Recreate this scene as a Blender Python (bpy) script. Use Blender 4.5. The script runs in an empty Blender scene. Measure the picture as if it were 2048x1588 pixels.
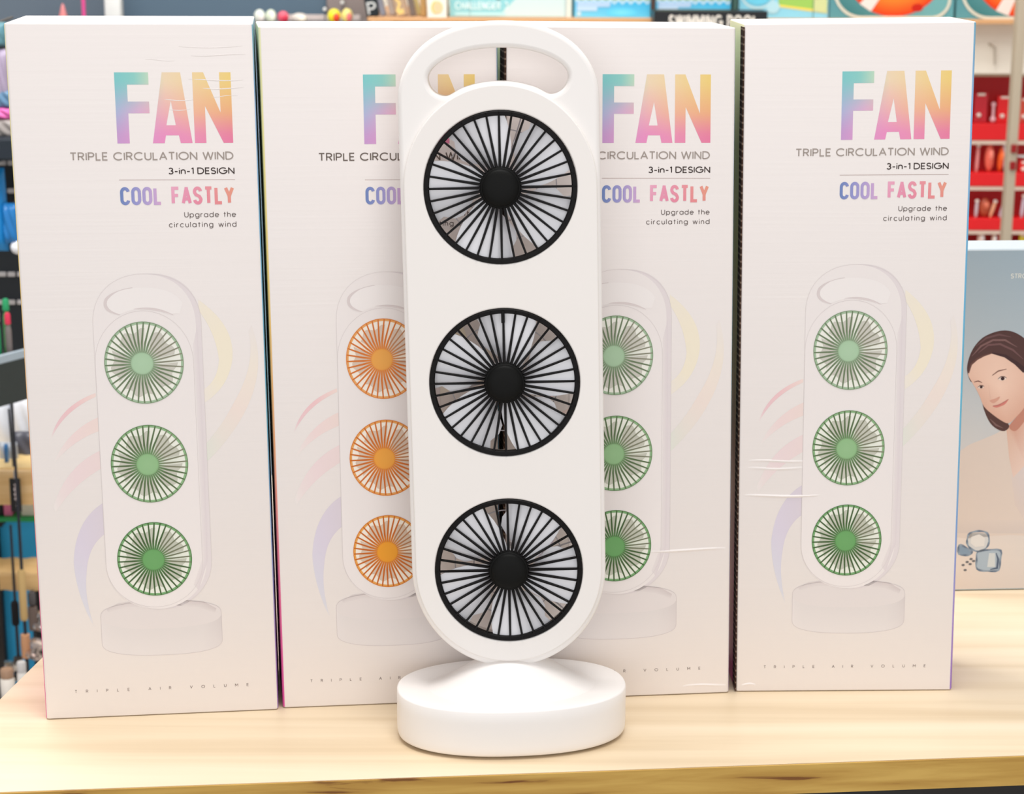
import bpy, bmesh, math, random
from mathutils import Matrix, Vector
random.seed(7)
S = bpy.context.scene
COL = S.collection
TZ = 0.75                      # height of the table top above the floor

# ------------------------------------------------------------------ camera
cam_d = bpy.data.cameras.new('camera')
cam = bpy.data.objects.new('camera', cam_d); COL.objects.link(cam)
cam_d.sensor_width = 36.0
cam_d.lens = 36.0 * 3820.646 / 2048
pit, rol = 0.24147053, 0.004021388
fw = Vector((0, math.cos(pit), -math.sin(pit)))
r0 = Vector((1, 0, 0)); u0 = Vector((0, math.sin(pit), math.cos(pit)))
rr = math.cos(rol) * r0 + math.sin(rol) * u0
uu = -math.sin(rol) * r0 + math.cos(rol) * u0
M = Matrix((rr, uu, -fw)).transposed().to_4x4()
M.translation = Vector((0, 0, TZ + 0.508927599))
cam.matrix_world = M
cam_d.clip_start = 0.05
cam_d.dof.use_dof = True
cam_d.dof.focus_distance = 1.20
cam_d.dof.aperture_fstop = 18.0
S.camera = cam

# ------------------------------------------------------------------ light
S.view_settings.view_transform = 'Standard'
S.view_settings.look = 'None'
S.view_settings.exposure = -0.19
S.view_settings.gamma = 1.0
S.view_settings.use_curve_mapping = False
w = bpy.data.worlds.new('world'); S.world = w; w.use_nodes = True
bg = w.node_tree.nodes['Background']
bg.inputs['Color'].default_value = (0.99, 0.985, 1.0, 1)
bg.inputs['Strength'].default_value = 0.56

def area(name, loc, tgt, sx, sy, power, col=(1, 0.985, 0.965)):
    d = bpy.data.lights.new(name, 'AREA'); d.shape = 'RECTANGLE'; d.size = sx; d.size_y = sy
    d.energy = power; d.color = col
    o = bpy.data.objects.new(name, d); COL.objects.link(o); o.location = loc
    o.rotation_euler = (Vector(tgt) - Vector(loc)).to_track_quat('-Z', 'Y').to_euler()
    return o
area('ceiling_light_front', (-0.1, 1.0, 3.5), (0, 1.1, 0.8), 2.2, 0.8, 84)
area('rack_fill_left', (-0.75, 2.05, 2.0), (-0.68, 2.65, 0.6), 0.9, 0.4, 13)  # added fill lamp, brightens the fronts of the left rack
area('low_front_fill', (0.0, -1.6, 1.35), (0, 1.2, 0.7), 3.2, 1.6, 33, (0.96, 0.98, 1.0))  # added low fill from the camera side, lifts the lower carton fronts
area('ceiling_light_back', (0, 3.3, 2.5), (0, 4.4, 1.7), 4.0, 0.7, 52)

# ------------------------------------------------------------------ materials
def lin(c):
    c = c / 255.0
    return c / 12.92 if c <= 0.04045 else ((c + 0.055) / 1.055) ** 2.4
def L(rgb): return (lin(rgb[0]), lin(rgb[1]), lin(rgb[2]), 1.0)
MATS = {}
def mat(name, rgb, rough=0.5, spec=0.4, metal=0.0, noise=0.0, nscale=40, bump=0.0):
    if name in MATS: return MATS[name]
    m = bpy.data.materials.new(name); m.use_nodes = True
    nt = m.node_tree; b = nt.nodes['Principled BSDF']
    b.inputs['Base Color'].default_value = L(rgb)
    b.inputs['Roughness'].default_value = rough
    b.inputs['Specular IOR Level'].default_value = spec
    b.inputs['Metallic'].default_value = metal
    if noise or bump:
        tc = nt.nodes.new('ShaderNodeTexCoord'); nz = nt.nodes.new('ShaderNodeTexNoise')
        nz.inputs['Scale'].default_value = nscale; nz.inputs['Detail'].default_value = 4
        nt.links.new(tc.outputs['Object'], nz.inputs['Vector'])
        if noise:
            mx = nt.nodes.new('ShaderNodeMix'); mx.data_type = 'RGBA'
            c = L(rgb)
            mx.inputs[6].default_value = tuple(v * (1 - noise) for v in c[:3]) + (1,)
            mx.inputs[7].default_value = tuple(min(1, v * (1 + noise)) for v in c[:3]) + (1,)
            nt.links.new(nz.outputs['Fac'], mx.inputs[0]); nt.links.new(mx.outputs[2], b.inputs['Base Color'])
        if bump:
            bp = nt.nodes.new('ShaderNodeBump'); bp.inputs['Strength'].default_value = bump; bp.inputs['Distance'].default_value = 0.001
            nt.links.new(nz.outputs['Fac'], bp.inputs['Height']); nt.links.new(bp.outputs['Normal'], b.inputs['Normal'])
    MATS[name] = m
    return m

def ink_mat():
    if 'ink' in MATS: return MATS['ink']
    m = bpy.data.materials.new('printed_ink'); m.use_nodes = True
    nt = m.node_tree; b = nt.nodes['Principled BSDF']
    a = nt.nodes.new('ShaderNodeAttribute'); a.attribute_name = 'ink'
    nt.links.new(a.outputs['Color'], b.inputs['Base Color'])
    b.inputs['Roughness'].default_value = 0.5; b.inputs['Specular IOR Level'].default_value = 0.25
    MATS['ink'] = m
    return m

def ramp_mat(name, stops, zmax=0.45, rough=0.45):
    """printed colour run along the height of a carton's side"""
    if name in MATS: return MATS[name]
    m = bpy.data.materials.new(name); m.use_nodes = True
    nt = m.node_tree; b = nt.nodes['Principled BSDF']
    tc = nt.nodes.new('ShaderNodeTexCoord'); sp = nt.nodes.new('ShaderNodeSeparateXYZ')
    mr = nt.nodes.new('ShaderNodeMapRange'); mr.inputs['From Max'].default_value = zmax
    cr = nt.nodes.new('ShaderNodeValToRGB')
    nt.links.new(tc.outputs['Object'], sp.inputs[0]); nt.links.new(sp.outputs['Z'], mr.inputs['Value'])
    nt.links.new(mr.outputs['Result'], cr.inputs['Fac']); nt.links.new(cr.outputs['Color'], b.inputs['Base Color'])
    e = cr.color_ramp.elements
    while len(e) < len(stops): e.new(0.5)
    for i, (p, c) in enumerate(stops): e[i].position = p; e[i].color = L(c)
    b.inputs['Roughness'].default_value = rough; b.inputs['Specular IOR Level'].default_value = 0.3
    MATS[name] = m
    return m

CARTON = (239, 231, 227)
def carton_mat():
    if 'carton' in MATS: return MATS['carton']
    m = mat('carton', CARTON, 0.42, 0.35)
    nt = m.node_tree; b = nt.nodes['Principled BSDF']
    tc = nt.nodes.new('ShaderNodeTexCoord'); mp = nt.nodes.new('ShaderNodeMapping')
    mp.inputs['Scale'].default_value = (6, 6, 420)
    nz = nt.nodes.new('ShaderNodeTexNoise'); nz.inputs['Scale'].default_value = 1.0; nz.inputs['Detail'].default_value = 3
    bp = nt.nodes.new('ShaderNodeBump'); bp.inputs['Strength'].default_value = 0.12; bp.inputs['Distance'].default_value = 0.0006
    nt.links.new(tc.outputs['Object'], mp.inputs['Vector']); nt.links.new(mp.outputs['Vector'], nz.inputs['Vector'])
    nt.links.new(nz.outputs['Fac'], bp.inputs['Height']); nt.links.new(bp.outputs['Normal'], b.inputs['Normal'])
    return m

def wood_mat(name, c1, c2, c3, scale=(1.4, 34, 34), rough=0.35, dark=None):
    if name in MATS: return MATS[name]
    m = mat(name, c1, rough, 0.4)
    nt = m.node_tree; b = nt.nodes['Principled BSDF']
    tc = nt.nodes.new('ShaderNodeTexCoord'); mp = nt.nodes.new('ShaderNodeMapping')
    mp.inputs['Scale'].default_value = scale
    mp.inputs['Rotation'].default_value = (0, 0, math.radians(-5.3))
    nz = nt.nodes.new('ShaderNodeTexNoise'); nz.inputs['Scale'].default_value = 1.0; nz.inputs['Detail'].default_value = 6; nz.inputs['Distortion'].default_value = 0.4
    cr = nt.nodes.new('ShaderNodeValToRGB'); e = cr.color_ramp.elements
    e.new(0.5)
    if dark: e.new(0.3)
    cols = ([(0.335, dark)] if dark else []) + [(0.38 if dark else 0.33, c3), (0.5, c2), (0.66, c1)]
    for i, (p, c) in enumerate(cols): e[i].position = p; e[i].color = L(c)
    nt.links.new(tc.outputs['Object'], mp.inputs['Vector']); nt.links.new(mp.outputs['Vector'], nz.inputs['Vector'])
    nt.links.new(nz.outputs['Fac'], cr.inputs['Fac']); nt.links.new(cr.outputs['Color'], b.inputs['Base Color'])
    return m

def clear_mat():
    if 'clear' in MATS: return MATS['clear']
    m = bpy.data.materials.new('clear_plastic'); m.use_nodes = True
    nt = m.node_tree; b = nt.nodes['Principled BSDF']
    b.inputs['Base Color'].default_value = L((253, 252, 255)); b.inputs['Roughness'].default_value = 0.25
    tl = nt.nodes.new('ShaderNodeBsdfTranslucent'); tl.inputs['Color'].default_value = L((248, 246, 252))
    m1 = nt.nodes.new('ShaderNodeMixShader'); m1.inputs[0].default_value = 0.10
    nt.links.new(b.outputs[0], m1.inputs[1]); nt.links.new(tl.outputs[0], m1.inputs[2])
    t = nt.nodes.new('ShaderNodeBsdfTransparent'); mx = nt.nodes.new('ShaderNodeMixShader')
    mx.inputs[0].default_value = 0.92
    nt.links.new(t.outputs[0], mx.inputs[1]); nt.links.new(m1.outputs[0], mx.inputs[2])
    nt.links.new(mx.outputs[0], nt.nodes['Material Output'].inputs[0])
    MATS['clear'] = m
    return m

# ------------------------------------------------------------------ object helpers
def link(name, me, parent=None, m=None, smooth=None):
    if m is not None and not me.materials: me.materials.append(m)
    o = bpy.data.objects.new(name, me); COL.objects.link(o)
    if parent is not None: o.parent = parent
    if smooth is not None:
        me.polygons.foreach_set('use_smooth', [True] * len(me.polygons))
        try: me.set_sharp_from_angle(angle=math.radians(smooth))
        except Exception: pass
    return o
def from_bm(name, bm, m, parent=None, smooth=None):
    me = bpy.data.meshes.new(name); bm.normal_update(); bm.to_mesh(me); bm.free()
    return link(name, me, parent, m, smooth)
def tag(o, label, cat, group=None, kind=None):
    o['label'] = label; o['category'] = cat
    if group: o['group'] = group
    if kind: o['kind'] = kind
    return o
def empty(name, loc, rz=0.0, rot=None):
    o = bpy.data.objects.new(name, None); COL.objects.link(o); o.empty_display_size = 0.02
    o.location = loc; o.rotation_euler = rot or (0, 0, rz)
    return o
def box_bm(x0, x1, y0, y1, z0, z1, bev=0.0, bm=None, seg=2):
    own = bm is None
    b2 = bmesh.new()
    vs = [b2.verts.new(p) for p in ((x0, y0, z0), (x1, y0, z0), (x1, y1, z0), (x0, y1, z0), (x0, y0, z1), (x1, y0, z1), (x1, y1, z1), (x0, y1, z1))]
    for f in ((0, 3, 2, 1), (4, 5, 6, 7), (0, 1, 5, 4), (1, 2, 6, 5), (2, 3, 7, 6), (3, 0, 4, 7)): b2.faces.new([vs[i] for i in f])
    if bev: bmesh.ops.bevel(b2, geom=b2.edges[:], offset=bev, segments=seg, affect='EDGES', profile=0.5)
    if own: return b2
    me = bpy.data.meshes.new('tmp'); b2.to_mesh(me); b2.free(); bm.from_mesh(me); bpy.data.meshes.remove(me)
    return bm
def lathe_bm(prof, n=24, bm=None, mtx=None):
    """prof: (radius, height) pairs, turned round z"""
    b = bmesh.new() if bm is None else bm
    rings = []
    for r, z in prof:
        if r < 1e-6: rings.append([b.verts.new((0, 0, z))])
        else: rings.append([b.verts.new((r * math.cos(2 * math.pi * i / n), r * math.sin(2 * math.pi * i / n), z)) for i in range(n)])
    new = [v for q in rings for v in q]
    for a, c in zip(rings, rings[1:]):
        for i in range(n):
            j = (i + 1) % n
            if len(a) == 1 and len(c) == 1: continue
            if len(a) == 1: b.faces.new((a[0], c[j], c[i]))
            elif len(c) == 1: b.faces.new((a[i], a[j], c[0]))
            else: b.faces.new((a[i], a[j], c[j], c[i]))
    if len(rings[0]) > 1: b.faces.new(rings[0][::-1])
    if len(rings[-1]) > 1: b.faces.new(rings[-1])
    bmesh.ops.recalc_face_normals(b, faces=b.faces[:])
    if mtx is not None: bmesh.ops.transform(b, matrix=mtx, verts=new)
    return b
def tube_bm(pts, r, n=8, bm=None):
    b = bmesh.new() if bm is None else bm
    pts = [Vector(p) for p in pts]
    rs = r if isinstance(r, (list, tuple)) else [r] * len(pts)
    rings = []
    for i, p in enumerate(pts):
        t = (pts[min(i + 1, len(pts) - 1)] - pts[max(i - 1, 0)]).normalized()
        a = Vector((0, 1, 0)) if abs(t.y) < 0.9 else Vector((1, 0, 0))
        u = t.cross(a).normalized(); v = t.cross(u)
        rings.append([b.verts.new(p + rs[i] * (math.cos(2 * math.pi * k / n) * u + math.sin(2 * math.pi * k / n) * v)) for k in range(n)])
    for a, c in zip(rings, rings[1:]):
        for k in range(n): b.faces.new((a[k], a[(k + 1) % n], c[(k + 1) % n], c[k]))
    b.faces.new(rings[0][::-1]); b.faces.new(rings[-1])
    bmesh.ops.recalc_face_normals(b, faces=b.faces[:])
    return b
def blob_bm(rx, ry, rz, at=(0, 0, 0), bm=None, u=16, v=10):
    b = bmesh.new() if bm is None else bm
    r = bmesh.ops.create_uvsphere(b, u_segments=u, v_segments=v, radius=1.0)
    bmesh.ops.transform(b, matrix=Matrix.Translation(at) @ Matrix.Diagonal((rx, ry, rz, 1)), verts=r['verts'])
    return b

# ------------------------------------------------------------------ printed ink (flat prints on a face)
class Ink:
    """Collects flat coloured faces in (x, z) millimetres of a printed face; layer = paint order."""
    def __init__(self): self.f = []
    def poly(self, pts, col, layer=0):
        self.f.append((pts, col if isinstance(col, list) else [col] * len(pts), layer))
    def strip(self, a, b, ca, cb=None, layer=0):
        """quad strip between two equal polylines"""
        cb = cb or ca
        for i in range(len(a) - 1):
            ci = (lambda c, k: c[k] if isinstance(c, list) else c)
            self.poly([a[i], a[i + 1], b[i + 1], b[i]], [ci(ca, i), ci(ca, i + 1), ci(cb, i + 1), ci(cb, i)], layer)
    def line(self, pts, wd, col, layer=0, closed=False, colf=None):
        n = len(pts); off = []
        wds = wd if isinstance(wd, list) else [wd] * n
        for i, p in enumerate(pts):
            q0 = pts[i - 1] if (i > 0 or closed) else p
            q1 = pts[(i + 1) % n] if (i < n - 1 or closed) else p
            d0 = (p[0] - q0[0], p[1] - q0[1]); d1 = (q1[0] - p[0], q1[1] - p[1])
            l0 = math.hypot(*d0); l1 = math.hypot(*d1)
            if l0 < 1e-9: d0, l0 = d1, l1
            if l1 < 1e-9: d1, l1 = d0, l0
            if l0 < 1e-9: off.append((0, 0)); continue
            n0 = (-d0[1] / l0, d0[0] / l0); n1 = (-d1[1] / l1, d1[0] / l1)
            mx, mz = n0[0] + n1[0], n0[1] + n1[1]; k = mx * n0[0] + mz * n0[1]
            if k < 0.35: mx, mz, k = n1[0], n1[1], 1.0
            h = wds[i] / 2
            off.append((mx / k * h, mz / k * h))
        A = [(p[0] + o[0], p[1] + o[1]) for p, o in zip(pts, off)]
        B = [(p[0] - o[0], p[1] - o[1]) for p, o in zip(pts, off)]
        if closed: A.append(A[0]); B.append(B[0])
        if colf: self.strip(A, B, [colf(*p) for p in A], [colf(*p) for p in B], layer)
        else: self.strip(A, B, col, col, layer)
    def disc(self, cx, cz, rx, rz, col, layer=0, n=40, edge=None):
        ring = [(cx + rx * math.cos(2 * math.pi * i / n), cz + rz * math.sin(2 * math.pi * i / n)) for i in range(n)]
        if edge is None: self.poly(ring, col, layer)
        else:
            for i in range(n): self.poly([(cx, cz), ring[i], ring[(i + 1) % n]], [col, edge, edge], layer)
    def shape(self, outer, holes, colf, layer=0, step=3.0):
        """filled outline cut on a grid so that a colour run can be printed on it"""
        b = bmesh.new(); ed = []
        for lp in [outer] + holes:
            vs = [b.verts.new((x, 0, z)) for x, z in lp]
            ed += [b.edges.new((vs[i], vs[(i + 1) % len(vs)])) for i in range(len(vs))]
        bmesh.ops.triangle_fill(b, use_beauty=True, use_dissolve=False, edges=ed)
        xs = [p[0] for p in outer]; zs = [p[1] for p in outer]
        for ax, lo, hi in ((0, min(xs), max(xs)), (2, min(zs), max(zs))):
            k = lo + step
            while k < hi:
                co = [0, 0, 0]; no = [0, 0, 0]; co[ax] = k; no[ax] = 1
                bmesh.ops.bisect_plane(b, geom=b.verts[:] + b.edges[:] + b.faces[:], plane_co=co, plane_no=no)
                k += step
        for f in b.faces:
            pts = [(v.co.x, v.co.z) for v in f.verts]
            self.poly(pts, [colf(*p) for p in pts], layer)
        b.free()
    def build(self, name, parent, fmap, lift=0.00006, dl=0.00003):
        """fmap(x_mm, z_mm) -> local point on the face; the face looks towards -y"""
        vs, fs, cs = [], [], []
        for pts, col, lay in self.f:
            area2 = sum(pts[i][0] * pts[(i + 1) % len(pts)][1] - pts[(i + 1) % len(pts)][0] * pts[i][1] for i in range(len(pts)))
            if abs(area2) < 1e-7: continue
            if area2 < 0: pts = pts[::-1]; col = col[::-1]
            i0 = len(vs)
            for (x, z) in pts:
                p = fmap(x, z); vs.append((p[0], p[1] - lift - lay * dl, p[2]))
            fs.append(list(range(i0, len(vs)))); cs += col
        me = bpy.data.meshes.new(name); me.from_pydata(vs, [], fs)
        a = me.color_attributes.new('ink', 'FLOAT_COLOR', 'CORNER')
        for i, c in enumerate(cs): a.data[i].color = L(c)
        return link(name, me, parent, ink_mat())

def smooth(pts, n=5):
    out = []; m = len(pts)
    for i in range(m):
        p0, p1, p2, p3 = pts[i - 1], pts[i], pts[(i + 1) % m], pts[(i + 2) % m]
        for j in range(n):
            t = j / n
            out.append(tuple(.5 * (2 * p1[k] + (p2[k] - p0[k]) * t + (2 * p0[k] - 5 * p1[k] + 4 * p2[k] - p3[k]) * t * t + (3 * p1[k] - p0[k] - 3 * p2[k] + p3[k]) * t ** 3) for k in (0, 1)))
    return out
def arc(cx, cy, rx, ry, a0, a1, n=12):
    return [(cx + rx * math.cos(math.radians(a0 + (a1 - a0) * i / n)), cy + ry * math.sin(math.radians(a0 + (a1 - a0) * i / n))) for i in range(n + 1)]
OV = arc(.33, .35, .33, .35, 0, 360, 20)
GL = {  # glyph: (advance width, strokes) in cap heights
 'T': (.62, [[(0, 1), (.62, 1)], [(.31, 1), (.31, 0)]]),
 'R': (.60, [[(0, 0), (0, 1), (.3, 1)] + arc(.3, .745, .26, .255, 90, -90) + [(0, .49)], [(.28, .49), (.58, 0)]]),
 'I': (.0, [[(0, 0), (0, 1)]]),
 'P': (.58, [[(0, 0), (0, 1), (.3, 1)] + arc(.3, .73, .27, .27, 90, -90) + [(0, .46)]]),
 'L': (.46, [[(0, 1), (0, 0), (.46, 0)]]),
 'E': (.50, [[(.5, 1), (0, 1), (0, 0), (.5, 0)], [(0, .5), (.45, .5)]]),
 'F': (.48, [[(.5, 1), (0, 1), (0, 0)], [(0, .5), (.45, .5)]]),
 'C': (.90, [arc(.5, .5, .5, .5, 45, 315, 22)]),
 'U': (.64, [[(0, 1), (0, .33)] + arc(.32, .33, .32, .33, 180, 360) + [(.64, 1)]]),
 'A': (.76, [[(0, 0), (.38, 1), (.76, 0)], [(.13, .33), (.63, .33)]]),
 'O': (1.0, [arc(.5, .5, .5, .5, 0, 360, 26)]),
 'N': (.68, [[(0, 0), (0, 1), (.68, 0), (.68, 1)]]),
 'W': (1.08, [[(0, 1), (.27, 0), (.54, 1), (.81, 0), (1.08, 1)]]),
 'D': (.75, [[(0, 0), (0, 1), (.25, 1)] + arc(.25, .5, .5, .5, 90, -90, 16) + [(0, 0)]]),
 'S': (.56, [arc(.28, .75, .26, .25, 25, 270, 14) + arc(.28, .25, .28, .25, 90, -155, 14)]),
 'G': (.98, [arc(.5, .5, .5, .5, 45, 360, 24) + [(.55, .5)]]),
 'V': (.74, [[(0, 1), (.37, 0), (.74, 1)]]),
 'M': (.84, [[(0, 0), (0, 1), (.42, .35), (.84, 1), (.84, 0)]]),
 'H': (.64, [[(0, 0), (0, 1)], [(.64, 0), (.64, 1)], [(0, .5), (.64, .5)]]),
 'Y': (.66, [[(0, 1), (.33, .45), (.66, 1)], [(.33, .45), (.33, 0)]]),
 '3': (.54, [arc(.27, .76, .24, .24, 150, -90) + arc(.27, .26, .27, .26, 90, -155)]),
 '1': (.22, [[(0, .88), (.2, 1), (.2, 0)]]),
 '-': (.36, [[(0, .4), (.36, .4)]]),
 'i': (.0, [[(0, 0), (0, .7)], [(0, .9), (0, 1.02)]]),
 'n': (.50, [[(0, 0), (0, .7)], [(0, .42)] + arc(.25, .43, .25, .27, 180, 0) + [(.5, 0)]]),
 'p': (.66, [[(0, .7), (0, -.28)], OV]),
 'g': (.66, [OV, [(.66, .7), (.66, 0)] + arc(.33, 0, .33, .28, 0, -150)]),
 'r': (.30, [[(0, 0), (0, .7)], [(0, .42)] + arc(.25, .42, .25, .28, 180, 75)]),
 'a': (.66, [OV, [(.66, .7), (.66, 0)]]),
 'd': (.66, [OV, [(.66, 1.02), (.66, 0)]]),
 'e': (.64, [[(.02, .36), (.64, .36)] + arc(.33, .35, .32, .35, 5, 320, 18)]),
 't': (.36, [[(.16, .95), (.16, 0)], [(0, .7), (.36, .7)]]),
 'h': (.50, [[(0, 0), (0, 1.02)], [(0, .42)] + arc(.25, .43, .25, .27, 180, 0) + [(.5, 0)]]),
 'c': (.58, [arc(.33, .35, .33, .35, 45, 315, 18)]),
 'u': (.50, [[(0, .7), (0, .28)] + arc(.25, .28, .25, .28, 180, 360) + [(.5, .7)], [(.5, .3), (.5, 0)]]),
 'l': (.0, [[(0, 0), (0, 1.02)]]),
 'w': (.86, [[(0, .7), (.215, 0), (.43, .7), (.645, 0), (.86, .7)]]),
}
CD = {  # condensed rounded capitals
 'C': (.50, [arc(.25, .75, .25, .25, 10, 180) + arc(.25, .25, .25, .25, 180, 350)]),
 'O': (.50, [arc(.25, .75, .25, .25, 0, 180) + arc(.25, .25, .25, .25, 180, 360) + [(.5, .75)]]),
 'L': (.40, [[(0, 1), (0, 0), (.42, 0)]]),
 'F': (.42, [[(.42, 1), (0, 1), (0, 0)], [(0, .52), (.38, .52)]]),
 'A': (.52, [[(0, 0), (.26, 1), (.52, 0)], [(.1, .28), (.42, .28)]]),
 'S': (.50, [arc(.25, .75, .23, .25, 10, 180) + [(.03, .7), (.12, .56), (.38, .44), (.47, .3)] + arc(.25, .25, .24, .25, 0, -170)]),
 'T': (.48, [[(0, 1), (.48, 1)], [(.24, 1), (.24, 0)]]),
 'Y': (.52, [[(0, 1), (.26, .45), (.52, 1)], [(.26, .45), (.26, 0)]]),
}
def text(ink, s, x0, x1, z, cap, wd, col, layer=2, font=GL, gap=None, space=.34, colf=None, rot=None):
    """letters from x0 to x1 on the base line z; the letter gap is spread to fill the width (mm)"""
    ws = [(space if c == ' ' else font[c][0]) for c in s]
    n = len(s) - 1
    inner = (x1 - x0) - wd
    k = 1.0
    g = (inner - sum(ws) * cap) / n if n else 0
    if gap is not None:      # fixed gap: squeeze the glyphs instead
        k = (inner - gap * n) / (sum(ws) * cap); g = gap
    x = x0 + wd / 2
    for c, wv in zip(s, ws):
        if c != ' ':
            for si, st in enumerate(font[c][1]):
                pts = [(x + px * cap * k, z + wd / 2 + pz * (cap - wd)) for px, pz in st]
                if rot: pts = [rot(*p) for p in pts]
                for sj, seg in enumerate(cut_sharp(pts, wd * .3)):
                    ink.line(seg, wd, col, layer + .4 * si + .15 * sj, colf=colf)
        x += wv * cap * k + g
def cut_sharp(pts, ext):
    """cut a pen stroke where it doubles back, so that each piece keeps clean edges"""
    runs = [[pts[0]]]
    for i in range(1, len(pts)):
        runs[-1].append(pts[i])
        if i < len(pts) - 1:
            a = (pts[i][0] - pts[i - 1][0], pts[i][1] - pts[i - 1][1]); b = (pts[i + 1][0] - pts[i][0], pts[i + 1][1] - pts[i][1])
            la, lb = math.hypot(*a), math.hypot(*b)
            if la > 1e-9 and lb > 1e-9 and (a[0] * b[0] + a[1] * b[1]) / la / lb < -.1:
                runs[-1][-1] = (pts[i][0] + a[0] / la * ext, pts[i][1] + a[1] / la * ext)
                runs.append([(pts[i][0] - b[0] / lb * ext, pts[i][1] - b[1] / lb * ext)])
    return runs
def mixc(a, b, t): t = max(0, min(1, t)); return tuple(a[i] + (b[i] - a[i]) * t for i in range(3))
def rampc(stops, t):
    for (p0, c0), (p1, c1) in zip(stops, stops[1:]):
        if t <= p1: return mixc(c0, c1, (t - p0) / (p1 - p0))
    return stops[-1][1]

# ------------------------------------------------------------------ the setting
fl = from_bm('floor', box_bm(-4, 4, -0.6, 4.7, -0.05, 0), mat('floor_tile', (196, 188, 178), 0.3, 0.5, noise=.05, nscale=3)); fl['kind'] = 'structure'
wb = from_bm('wall_back', box_bm(-4, 4, 4.6, 4.7, 0, 3.0), mat('wall_paint', (238, 228, 212), 0.8, 0.2, noise=.02, nscale=5)); wb['kind'] = 'structure'

# ------------------------------------------------------------------ table
T_FL, T_FR, T_BR, T_BL = (-0.366, 1.0562), (1.0, 1.1827), (0.95, 1.78), (-0.2723, 1.75)
tb = empty('display_table', ((T_FL[0] + T_FR[0]) / 2, 1.42, 0))
tag(tb, 'light oak display table with a mustard wood edge that carries all the cartons', 'table')
ox, oy = tb.location.x, tb.location.y
def prism(pts, z0, z1, bev=0.0):
    b = bmesh.new()
    lo = [b.verts.new((x - ox, y - oy, z0)) for x, y in pts]; hi = [b.verts.new((x - ox, y - oy, z1)) for x, y in pts]
    b.faces.new(lo[::-1]); b.faces.new(hi); n = len(pts)
    for i in range(n): b.faces.new((lo[i], lo[(i + 1) % n], hi[(i + 1) % n], hi[i]))
    if bev: bmesh.ops.bevel(b, geom=b.edges[:], offset=bev, segments=2, affect='EDGES')
    return b
def off(p, d): return (p[0] - 0.0922 * d, p[1] + 0.9957 * d)
from_bm('tabletop', prism([off(T_FL, .0012), off(T_FR, .0012), T_BR, T_BL], TZ - 0.0198, TZ, 0.0006),
        wood_mat('oak_top', (238, 220, 192), (231, 211, 180), (216, 193, 159), rough=0.42), tb)
eb = from_bm('edge_band', prism([T_FL, T_FR, off(T_FR, .0013), off(T_FL, .0013)], TZ - 0.0198, TZ - 0.0002),
        wood_mat('oak_edge', (206, 168, 88), (192, 152, 74), (176, 134, 60), scale=(9, 9, 120), rough=0.55, dark=(120, 74, 26)), tb)
eb['label'] = 'mustard coloured edge band with dark grain flecks'
fr = bmesh.new()
box_bm(-0.95 + .3, .62, -0.27, -0.24, TZ - .085, TZ - .0199, 0.001, fr); box_bm(-.6, .58, .24, .27, TZ - .085, TZ - .0199, .001, fr)
box_bm(-.62, -.59, -.27, .27, TZ - .085, TZ - .0199, .001, fr); box_bm(.57, .6, -.27, .27, TZ - .085, TZ - .0199, .001, fr)
dk = mat('dark_steel', (28, 26, 26), 0.5, 0.4)
from_bm('frame', fr, dk, tb)
for lx in (-.6, .585):
    for ly in (-.25, .25): from_bm('leg', box_bm(lx - .018, lx + .018, ly - .018, ly + .018, 0, TZ - .02, .002), dk, tb)

# ------------------------------------------------------------------ the four fan cartons
LEFT_RUN = [(0, (232, 92, 170)), (.2, (244, 122, 160)), (.4, (252, 176, 130)), (.65, (250, 214, 130)), (.85, (248, 234, 160)), (1, (240, 236, 190))]
RIGHT_RUN = [(0, (160, 122, 200)), (.12, (172, 148, 212)), (.25, (136, 168, 222)), (.45, (112, 192, 220)), (.7, (116, 182, 222)), (.88, (150, 184, 228)), (1, (128, 178, 200))]
WHITE = CARTON
TOPR = [(0, (104, 198, 200)), (.16, (120, 204, 196)), (.3, (188, 222, 190)), (.42, (246, 218, 178)), (.68, (248, 214, 150)), (1, (246, 208, 104))]
MIDR = [(0, (160, 176, 218)), (.2, (220, 168, 208)), (.42, (244, 172, 176)), (.65, (248, 178, 140)), (1, (244, 168, 108))]
BOTR = [(0, (196, 140, 206)), (.15, (218, 144, 204)), (.4, (238, 128, 190)), (.65, (240, 130, 176)), (1, (236, 106, 150))]
def fan_col(x, z):
    u = (x - 65.3) / 71.8; v = (420.6 - z) / 43.2
    t, m_, b_ = rampc(TOPR, u), rampc(MIDR, u), rampc(BOTR, u)
    return mixc(mixc(t, m_, (v - .12) / .43) if v < .55 else mixc(m_, b_, (v - .55) / .35), WHITE, .2)
COOLR = [(0, (92, 120, 184)), (.12, (136, 140, 204)), (.3, (196, 160, 212)), (.45, (240, 164, 194)), (.62, (236, 140, 170)), (.8, (238, 140, 146)), (1, (236, 148, 118))]
def cool_col(x, z):
    u = (x - 65.3) / 71.2; c = rampc(COOLR, u)
    return mixc(mixc(c, (226, 84, 130), .25 * max(0, (346 - z) / 8) * (u > .4)), WHITE, .14)

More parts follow.
